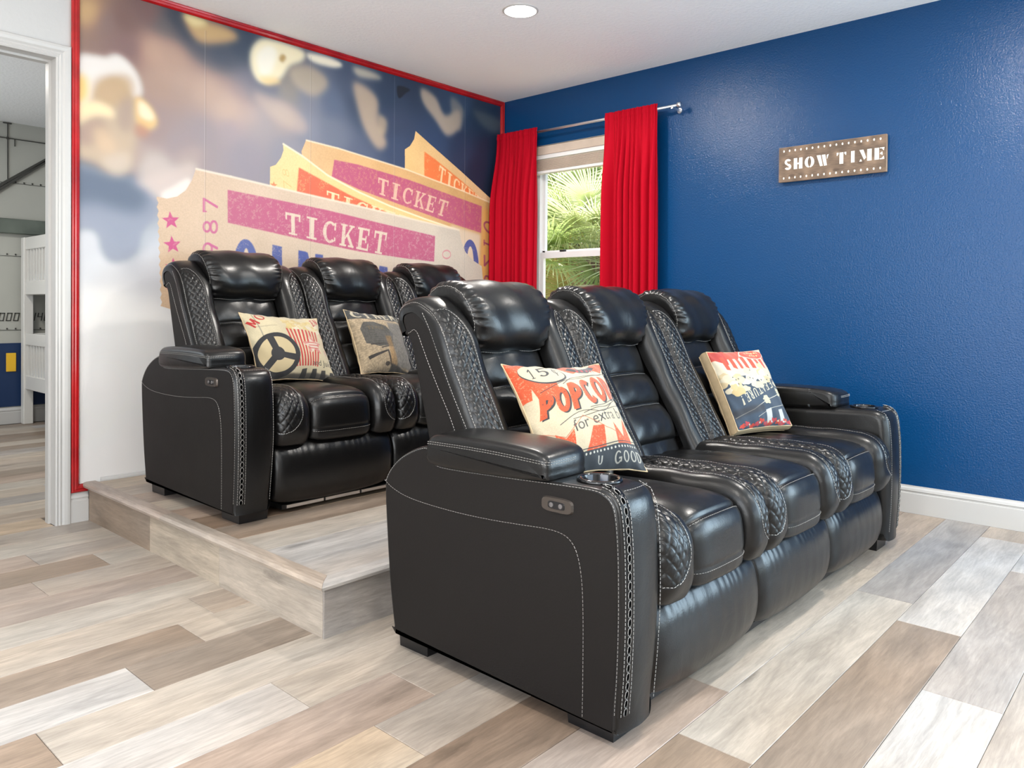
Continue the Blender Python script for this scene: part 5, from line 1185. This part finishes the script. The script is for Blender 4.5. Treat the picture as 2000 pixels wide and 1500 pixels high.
cv.poly([(.70, .14), (.70, .33), (.80, .22), (.88, .40), (.90, .17)], OR, 1, 0, wr_)
cv.line([(.02, .34), (.20, .25), (.40, .40), (.60, .28), (.80, .22), (.92, .42), (1, .38)], .005, (206, 90, 60), .8)
cv.poly([(0, 0), (1, 0), (1, .20), (.42, .115), (0, .10)], (50, 58, 66)); cv.line([(0, .115), (.42, .13), (1, .215)], .006, DK)
for k in range(26): cv.ellipse((.02 + k * .038, .088 + .0005 * k + (.075 * max(0, (k - 10) / 16))), .009, .009, (235, 230, 215))
word(cv, 'GOOD', [(.66, .02), (.98, .05), (.98, .135), (.66, .10)], (205, 200, 185), .2); word(cv, 'U', [(.48, .02), (.54, .02), (.54, .075), (.48, .075)], (225, 220, 205))
cushion('cream cushion with orange letters and a 15-cent oval, on the front sofa', dim(cv).image('popcorn_print'), (.375, .390), (-2.222, -2.345, .645), (-.662, .114, -.237), T=.078, pinch=.11, seed=1)
# double feature cushion, lying upside down
cv = linen((60, 78, 98), seed=15); RD = (226, 88, 66)
cv.poly([(0, .62), (1, .62), (1, 1), (0, 1)], (238, 226, 200)); cv.poly([(0, .86), (.42, .86), (.55, 1), (0, 1)], RD); cv.poly([(0, .88), (.2, .78), (.22, .96), (0, .98)], (200, 70, 60))
for k in range(8): cv.poly([(.13 + k * .115, .72 + (.02 if k % 2 else 0)), (.19 + k * .115, .71), (.175 + k * .115, .90), (.12 + k * .11, .90)], RD)
cv.ellipse((.74, .93), .25, .085, (240, 228, 206)); cv.ellipse((.74, .93), .235, .075, RD); word(cv, 'LOBBY', [(.90, .965), (.58, .955), (.58, .935), (.90, .935)], (240, 210, 150), .2) if False else None
for k in range(6): cv.ellipse((.62 + k * .05, .95), .018, .012, (240, 210, 150)); 
for k in range(4): cv.ellipse((.68 + k * .05, .905), .016, .012, (240, 205, 140))
g_ = np.random.default_rng(3)
for k in range(60):
    x = g_.random(); y = .60 + .10 * x * 0 + g_.normal() * .045 - .05 * (1 - x) * .5; 
    cv.ellipse((x, y), .05 + .03 * g_.random(), .035 + .015 * g_.random(), [(236, 224, 196), (232, 218, 184), (226, 204, 160), (240, 230, 208)][k % 4], wob=.08)
for k in range(14): cv.ellipse((g_.random(), .58 + g_.normal() * .05), .012, .01, (80, 80, 76), .8, wob=.2)
cv.ellipse((.16, .43), .10, .055, (222, 198, 142), wob=.08); cv.ellipse((.12, .49), .05, .04, (226, 204, 150), wob=.1)
word(cv, 'FEATURE!', [(.80, .56), (.13, .36), (.14, .25), (.82, .45)], (224, 214, 190), .3); word(cv, 'ELBUOD', [(1.5, .66), (.90, .52), (.9, .45), (1.5, .58)], (224, 214, 190), .3)
cv.line([(.02, .14), (.30, .19), (.56, .28), (.80, .34), (1, .40)], .008, (228, 222, 204)); cv.line([(.35, .10), (.6, .18), (1, .25)], .006, (220, 214, 198))
cv.poly([(0, .22), (.5, .24), (.5, .16), (0, .13)], (54, 50, 52), .6, 6)
for c in ((.58, .27), (.57, .31), (.90, .37), (.89, .41)): cv.ellipse(c, .055, .032, (232, 222, 190), wob=.12)
for x in (.52, .78): cv.poly([(x, .02), (x + .10, .03), (x + .09, .19), (x - .01, .17)], (226, 226, 222))
for k in range(12): cv.ellipse((.08 + k * .08, .035 + .02 * math.sin(k * 2)), .045, .022, [(224, 70, 50), (206, 60, 70)][k % 2], wob=.2)
for k in range(5): cv.ellipse((.2 + k * .17, .04), .014, .01, (236, 220, 190), wob=.1)
cushion('boxy popcorn cushion with upside-down word FEATURE, on the far seat of front sofa', dim(cv).image('feature_print'), (.30, .355), (-1.012, -2.318, .632), (-.544, .088, -.339), T=.050, box=.024, pinch=.04, seed=2)
# movie snack cushion
cv = linen((232, 216, 178), seed=25)
cv.poly([(.0, 0), (1, 0), (1, .06), (.0, .03)], (70, 66, 62), .8, 3); cv.line([(.10, .95), (.12, .35)], .01, (90, 96, 92), .5, blur=1); cv.line([(.05, .74), (.3, .74)], .008, (110, 110, 100), .4, blur=1)
for k in range(70): cv.ellipse((.40 + .5 * g_.random(), .70 + .17 * g_.random()), .035, .03, [(240, 222, 176), (236, 210, 140), (244, 232, 206), (226, 196, 126)][k % 4], .8, wob=.12)
for k in range(9):
    x0 = .40 + k * .055; x1 = .45 + k * .033; cv.poly([(x0, .70), (x0 + .027, .70), (x1 + .018, .13), (x1, .13)], (206, 52, 48), .95)
star(cv, (.72, .44), .16, (226, 150, 140)); star(cv, (.72, .44), .13, (238, 214, 196), .3)
for k in range(3): cv.line([(.66, .48 - k * .045), (.79, .48 - k * .045)], .014, (206, 70, 66), .8)
cv.ellipse((.235, .315), .27, .31, (44, 44, 46)); cv.ellipse((.235, .315), .215, .25, (228, 206, 160))
for a in (90, 210, 330): cv.line([(.235, .315), (.235 + .24 * math.cos(math.radians(a + 15)), .315 + .28 * math.sin(math.radians(a + 15)))], .085, (44, 44, 46))
cv.ellipse((.235, .315), .085, .10, (44, 44, 46))
for k in range(4): cv.poly([(.5 + k * .13, 0), (.57 + k * .13, 0), (.58 + k * .13, .10), (.52 + k * .13, .09)], (50, 48, 46), .9)
word(cv, 'MO', [(.06, .72), (.24, .90), (.17, .99), (.0, .82)][0:4], (196, 44, 40), .25); word(cv, 'EN', [(.86, .80), (.98, .88), (.94, .97), (.83, .92)], (196, 60, 70), .25)
bfont_text(cv, 'and Juice', [(.66, .12), (.99, .14), (.99, .24), (.66, .21)], (52, 50, 48)); word(cv, 'C', [(.93, .62), (.97, .62), (.97, .70), (.93, .70)], (220, 130, 140)); word(cv, 'L', [(.92, .46), (.96, .46), (.96, .54), (.92, .54)], (220, 130, 140)); word(cv, 'E', [(.90, .33), (.94, .33), (.94, .40), (.90, .40)], (220, 130, 140))
cushion('cream cushion with a striped popcorn bucket and black film reel, on the raised sofa', dim(cv).image('movie_print'), (.405, .35), (-2.145, -.672, .782), (-.588, .066, .033), T=.070, pinch=.09, seed=3)
# grey cinema cushion
cv = linen((186, 164, 132), seed=35); nz = cv.noise(7, 36)[..., None]
cv.poly([(0, .84), (1, .84), (1, 1), (0, 1)], (70, 70, 68)); word(cv, 'CINEMA', [(.05, .86), (1.05, .86), (1.05, .985), (.05, .985)], (216, 204, 176), .35, widths={'C': 1.3})
cv.poly([(.10, .42), (.08, .66), (.16, .77), (.36, .79), (.55, .72), (.64, .60), (.62, .38), (.30, .36)], (74, 72, 68), .92); cv.poly([(.60, .80), (1, .80), (1, .04), (.5, .06), (.58, .3)], (104, 104, 104), .75, 5)
word(cv, 'TEMOR', [(.18, .64), (.50, .66), (.50, .72), (.18, .70)], (120, 100, 62), .25, .7)
for k in range(5): cv.line([(.2, .60 - k * .035), (.58, .62 - k * .035)], .010, (120, 116, 108), .45, blur=1)
cv.poly([(.16, .385), (.5, .40), (.5, .42), (.16, .405)], (56, 50, 44)); cv.poly([(.34, .33), (.5, .36), (.5, .375), (.34, .35)], (70, 62, 54)); cv.poly([(.10, .22), (.46, .31), (.47, .29), (.12, .17)], (52, 46, 40)); cv.poly([(.44, .30), (.47, .30), (.52, .08), (.49, .08)], (60, 52, 44)); cv.ellipse((.44, .10), .04, .03, (70, 60, 50))
cv.poly([(.48, .55), (.60, .55), (.62, .05), (.50, .08)], (176, 130, 70), .6, 5); cv.poly([(.5, .1), (.8, .02), (1, .0), (1, -.02), (.5, 0)], (50, 48, 46), .8, 3)
bfont_text(cv, 'THE END', [(.62, .45), (.98, .47), (.98, .53), (.62, .51)], (140, 134, 126), .5) if False else None
cv.a *= (1 + (nz - .5) * .28)
cushion('worn grey and tan cushion lettered CINEMA across the top, on the raised sofa', dim(cv).image('cinema_print'), (.37, .35), (-1.585, -.612, .786), (-.477, .058, .120), T=.065, pinch=.08, seed=4)

# ================================================================== SIGN
def sign():
    L, H, TH = .540, .184, .018; y0, z0 = -2.036, 1.655
    cv = Canvas(1080, 368, 0, L, 0, H, (140, 116, 96)); n = cv.noise(6, 50) * .0
    gr = np.repeat(cv.noise(5, 51)[:, ::1][:, :1], cv.w, 1); st = cv.noise(60, 52); fine = np.stack([np.interp(np.arange(cv.w), np.linspace(0, cv.w, 40), row) for row in np.random.default_rng(5).random((cv.h // 3 + 1, 40))])[np.arange(cv.h) // 3]
    cv.a *= .80 * (1 + (fine - .5) * .22 + (st - .5) * .40)[..., None]
    for c in ((.07, .03), (.10, .115), (.30, .035), (.42, .06), (.41, .15)): cv.ellipse(c, .016, .007, (78, 62, 50), .8, 5)
    base = cv.a.copy(); WH = (240, 234, 224)
    for k in range(17):
        for z in (.020, .163): cv.ellipse((.028 + k * .0302, z), .0042, .0062, WH, wob=.04)
    fat = {'S': [arcband(.5, .72, .44, .28, .30, 25, 262, ty=.20), arcband(.5, .28, .46, .28, .30, -155, 82, ty=.20), [(.12, .78), (.40, .62), (.88, .28), (.60, .30), (.2, .55)]],
           'H': [R4(.0, 0, .40, 1), R4(.60, 0, 1.0, 1), R4(.40, .42, .60, .56)], 'O': [arcband(.5, .5, .5, .5, .33, 97, 263, ty=.10), arcband(.5, .5, .5, .5, .33, -83, 83, ty=.10)],
           'W': [[(0, 1), (.34, 1), (.52, .02), (.30, .0)], [(.42, 1), (.72, 1), (.86, .02), (.62, 0)], [(.84, .95), (1.0, 1), (.88, .6), (.84, .6)]],
           'T': [R4(.30, 0, .70, 1), [(0, 1), (.22, 1), (.20, .86), (.06, .72), (.02, .74)], [(1, 1), (.78, 1), (.80, .86), (.94, .72), (.98, .74)]],
           'I': [R4(.28, 0, .72, 1)], 'M': [[(.0, 1), (.34, 1), (.58, .30), (.40, .12)], R4(.66, 0, 1.04, 1), [(.0, .0), (.24, .0), (.15, .2), (.10, .2)]],
           'E': [R4(.08, 0, .50, 1), [(.56, 1), (1, 1), (.94, .72), (.72, .92), (.56, .92)], [(.56, 0), (1, 0), (.94, .28), (.72, .08), (.56, .08)], [(.60, .54), (.80, .66), (.84, .34), (.60, .46)]]}
    x = .030
    for c, w in (('S', .040), ('H', .046), ('O', .050), ('W', .062), (' ', .016), ('T', .048), ('I', .040), ('M', .056), ('E', .050)):
        if c != ' ':
            hh = (.0625, .1215)
            for P in fat[c]: cv.poly([(x + a * w, hh[0] + b_ * (hh[1] - hh[0]) * .98) for a, b_ in P], WH)
        x += w + .0115
    im = cv.image('show_time_sign'); root = empty('wooden_sign', (-.012, y0 - L / 2, z0 + H / 2)); tag(root, 'brown wooden plank sign lettered SHOW TIME in white stencil on the blue wall', 'sign')
    WD = mat('sign_wood_edge', rgb(150, 128, 108), .7, noise=(20, .2))
    q = MB(); q.box((-TH, -L / 2, -H / 2), (0, L / 2, H / 2), .0015); q.build('board', WD, root)
    me = bpy.data.meshes.new('printed_face'); e = .0008
    me.from_pydata([(-TH - e, L / 2 - .002, -H / 2 + .002), (-TH - e, -L / 2 + .002, -H / 2 + .002), (-TH - e, -L / 2 + .002, H / 2 - .002), (-TH - e, L / 2 - .002, H / 2 - .002), (-TH + e, L / 2 - .002, -H / 2 + .002), (-TH + e, -L / 2 + .002, -H / 2 + .002), (-TH + e, -L / 2 + .002, H / 2 - .002), (-TH + e, L / 2 - .002, H / 2 - .002)], [], [(3, 2, 1, 0), (4, 5, 6, 7), (0, 1, 5, 4), (1, 2, 6, 5), (2, 3, 7, 6), (3, 0, 4, 7)])
    uv = me.uv_layers.new(name='UVMap')
    for lp in me.loops:
        v = me.vertices[lp.vertex_index].co; uv.data[lp.index].uv = ((L / 2 - v.y) / L, (v.z + H / 2) / H)
    link('printed_face', me, print_mat('sign_print', im, .65), root)
    for yy in (-.18, .18): q = MB(); q.box((0, yy - .012, -.02), (.0115, yy + .012, .02)); q.build('spacer', WD, root)
sign()

# ================================================================== RECESSED CEILING LIGHTS
EM = bpy.data.materials.new('lit_lens'); EM.use_nodes = True; _b = EM.node_tree.nodes['Principled BSDF']; _b.inputs['Emission Color'].default_value = (1, .96, .9, 1); _b.inputs['Emission Strength'].default_value = 6.0
desc = ['over the raised sofa, near the mural', 'over the front sofa', 'over the sliding door end of the room, right', 'by the doorway in the mural wall', 'above the spot left of the front sofa', 'over the sliding door end of the room, left']
for (x, y), dsc in zip(LAMPS, desc):
    root = empty('recessed_ceiling_light', (x, y, CEZ)); tag(root, 'round white recessed ceiling light, lit, ' + dsc, 'ceiling light', 'recessed ceiling lights')
    MB().lathe([(.078, -.0005), (.080, -.005), (.086, -.0045), (.090, -.0005)], (0, 0, 0), 'z', 40).build('trim_ring', WHITE, root, True)
    MB().lathe([(.0001, -.0045), (.079, -.0045), (.079, -.0008), (.0001, -.0008)], (0, 0, 0), 'z', 36).build('lens', EM, root)

# ================================================================== BUNK BED IN THE BEDROOM
def bunk():
    X0, X1, Yb, Yf = -2.075, -1.08, 3.40, 1.42
    root = empty('bunk_bed', (X0, Yb, 0)); tag(root, 'white slatted bunk bed seen through the doorway', 'bunk bed')
    BW_ = mat('white_bed_paint', (.66, .64, .60), .4)
    def bx(name, a, c, bev=.004, par=None):
        q = MB(); q.box((a[0] - X0, a[1] - Yb, a[2]), (c[0] - X0, c[1] - Yb, c[2]), bev); return q.build(name, BW_, par or root)
    for px_, py_ in ((X0, Yb - .07), (X1 - .07, Yb - .07), (X0, Yf), (X1 - .07, Yf)): bx('post', (px_, py_, 0), (px_ + .07, py_ + .07, 1.51))
    for lo, hi, sl0, sl1 in ((1.048, 1.51, 1.158, 1.41), (.285, .735, .396, .642)):
        for xx in (X0 + .012, X1 - .058):
            rb = bx('side_rail', (xx, Yf + .07, lo), (xx + .028, Yb - .07, sl0)); bx('guard_rail', (xx, Yf + .07, sl1), (xx + .028, Yb - .07, hi), par=rb)
            n = 27
            for k in range(n):
                yy = Yf + .10 + k * (Yb - Yf - .20) / (n - 1); bx('slat', (xx + .008, yy - .012, sl0 - .005), (xx + .020, yy + .012, sl1 + .005), 0, par=rb)
        bx('end_board', (X0 + .07, Yb - .05, lo), (X1 - .07, Yb - .02, hi)); bx('end_board', (X0 + .07, Yf + .02, lo), (X1 - .07, Yf + .05, hi))
        q = MB(); q.box((.05, -(Yb - Yf) + .07, lo + .03), (X1 - X0 - .07, -.08, lo + .17), .02); q.build('mattress', mat('mattress_cover', (.55, .60, .66), .9), root)
bunk()
q = MB(); q.box((-.035, -.006, -.075), (.035, 0, .075), .002); tag(q.build('wall_note', mat('yellow_card', rgb(226, 178, 40), .6), None, loc=(-2.135, 3.438, .50)), 'small yellow card on the navy part of the bedroom wall', 'card')

# ================================================================== OUTSIDE THE WINDOW
structure(MB().box((WT + .01, -6, -.14), (14, 12, -.12)).build('ground_outside', mat('lawn_and_sand', rgb(150, 146, 96), .95, noise=(3, .3))))
PALM = [mat('palm_leaf_green', (0.28, 0.36, 0.13), .26, noise=(3, .3)), mat('palm_leaf_yellow', (0.56, 0.60, 0.34), .4, noise=(3, .3)), mat('palm_leaf_dry', (0.60, 0.50, 0.30), .7, noise=(3, .3))]
for m_ in PALM:
    T = NT(m_); b_ = m_.node_tree.nodes['Principled BSDF']; o_ = [n for n in m_.node_tree.nodes if n.type == 'OUTPUT_MATERIAL'][0]
    tl = T.n('ShaderNodeBsdfTranslucent'); tl.inputs['Color'].default_value = (*[min(1, c * 1.6) for c in b_.inputs['Base Color'].default_value[:3]], 1); mx = T.n('ShaderNodeMixShader'); mx.inputs[0].default_value = .35
    T.l(b_.outputs[0], mx.inputs[1]); T.l(tl.outputs[0], mx.inputs[2]); T.l(mx.outputs[0], o_.inputs['Surface'])
def frond_mesh(seed, R=.62, nb=46, pet=.55):
    g = np.random.default_rng(seed); q = MB(); c = np.array([pet, 0, 0]); q.tube([(0, 0, 0), (pet * .5, 0, .03), (pet, 0, 0)], [.012, .008, .006], 5)
    for k in range(nb):
        a = math.radians(-125 + 250 * k / (nb - 1)); L = R * (.72 + .28 * math.cos(a / 1.6)) * g.uniform(.88, 1.06); dr = g.uniform(.18, .5); P = []
        up_ = .16 * math.cos(k * PI) * 0
        for t in np.linspace(0, 1, 7):
            w = .0095 * math.sin(PI * (t * .82 + .14)) ** .8 * (1 - t ** 3) + .0008; r = .02 + L * t; fold = .012 * (1 - t)
            ctr = c + np.array([math.cos(a) * r, math.sin(a) * r, -dr * L * t ** 2.4 + .04 * math.sin(a * 2) * t]); sd = np.array([-math.sin(a), math.cos(a), 0])
            P.append([ctr - sd * w, ctr + np.array([0, 0, -fold * .6]), ctr + sd * w])
        q.grid(P)
    return q
FR = []
for s_ in range(5):
    me = frond_mesh(100 + s_, R=.55 + .05 * s_).mesh('frond'); me.materials.append(PALM[[0, 1, 0, 1, 2][s_]]); FR.append(me)
TRK = mat('palm_trunk', (.18, .12, .07), .9, bump=(30, .8, .02))
def palm(x, y, h, n, seed, label, sc_=1.0):
    g = np.random.default_rng(seed); root = empty('fan_palm', (x, y, -.12)); tag(root, label, 'palm', 'fan palms outside the window')
    MB().tube([(0, 0, 0), (.02, .01, (h + .12) * .5), (0, 0, h + .12)], [.13, .12, .10], 10).build('trunk', TRK, root, True)
    for k in range(n):
        me = FR[int(g.integers(0, 4))] if k < n * .8 else FR[4]; o = bpy.data.objects.new('frond', me); COL.objects.link(o); o.parent = root
        el = g.uniform(-.5, 1.2) if k < n * .8 else g.uniform(-1.2, -.6); az = k * 2.399 + g.uniform(-.3, .3)
        o.location = (0, 0, h + .12 + g.uniform(-.06, .06)); s_ = sc_ * g.uniform(.8, 1.15); o.scale = (s_, s_, s_); o.rotation_euler = (g.uniform(-.9, .9), -el, az)
palm(2.25, .85, 1.50, 40, 1, 'fan palm with splayed leaves closest to the window glass')
palm(3.10, 1.75, 2.15, 40, 2, 'taller fan palm behind, at the left side of the window view', 1.15)
palm(2.55, -.05, 1.95, 36, 3, 'fan palm at the right side of the window view, half behind the curtain')
palm(1.75, 1.55, .65, 20, 4, 'low fan palm bush at the lower left of the window view', .8)
palm(1.85, .20, .55, 20, 5, 'low fan palm bush at the lower right of the window view', .8)
palm(4.10, 1.20, 2.9, 36, 6, 'tall fan palm farthest from the window', 1.3)
def hedge():
    g = np.random.default_rng(77); n = 9000; V = np.zeros((n, 4, 3)); c = np.stack([g.uniform(4.8, 5.8, n), g.uniform(-3, 8.5, n), g.uniform(-.1, 3.4, n) ** 1.0], 1)
    d = g.normal(size=(n, 3)); d /= np.linalg.norm(d, axis=1)[:, None]; e = np.cross(d, g.normal(size=(n, 3))); e /= np.linalg.norm(e, axis=1)[:, None]
    L = g.uniform(.08, .22, n)[:, None]; w = L * .22; V[:, 0] = c - d * L; V[:, 1] = c + e * w; V[:, 2] = c + d * L; V[:, 3] = c - e * w
    me = bpy.data.meshes.new('hedge'); me.from_pydata(V.reshape(-1, 3).tolist(), [], [(4 * i, 4 * i + 1, 4 * i + 2, 4 * i + 3) for i in range(n)])
    tag(link('hedge', me, PALM[0]), 'dense green foliage filling the garden behind the palms', 'foliage', kind='stuff')
hedge()
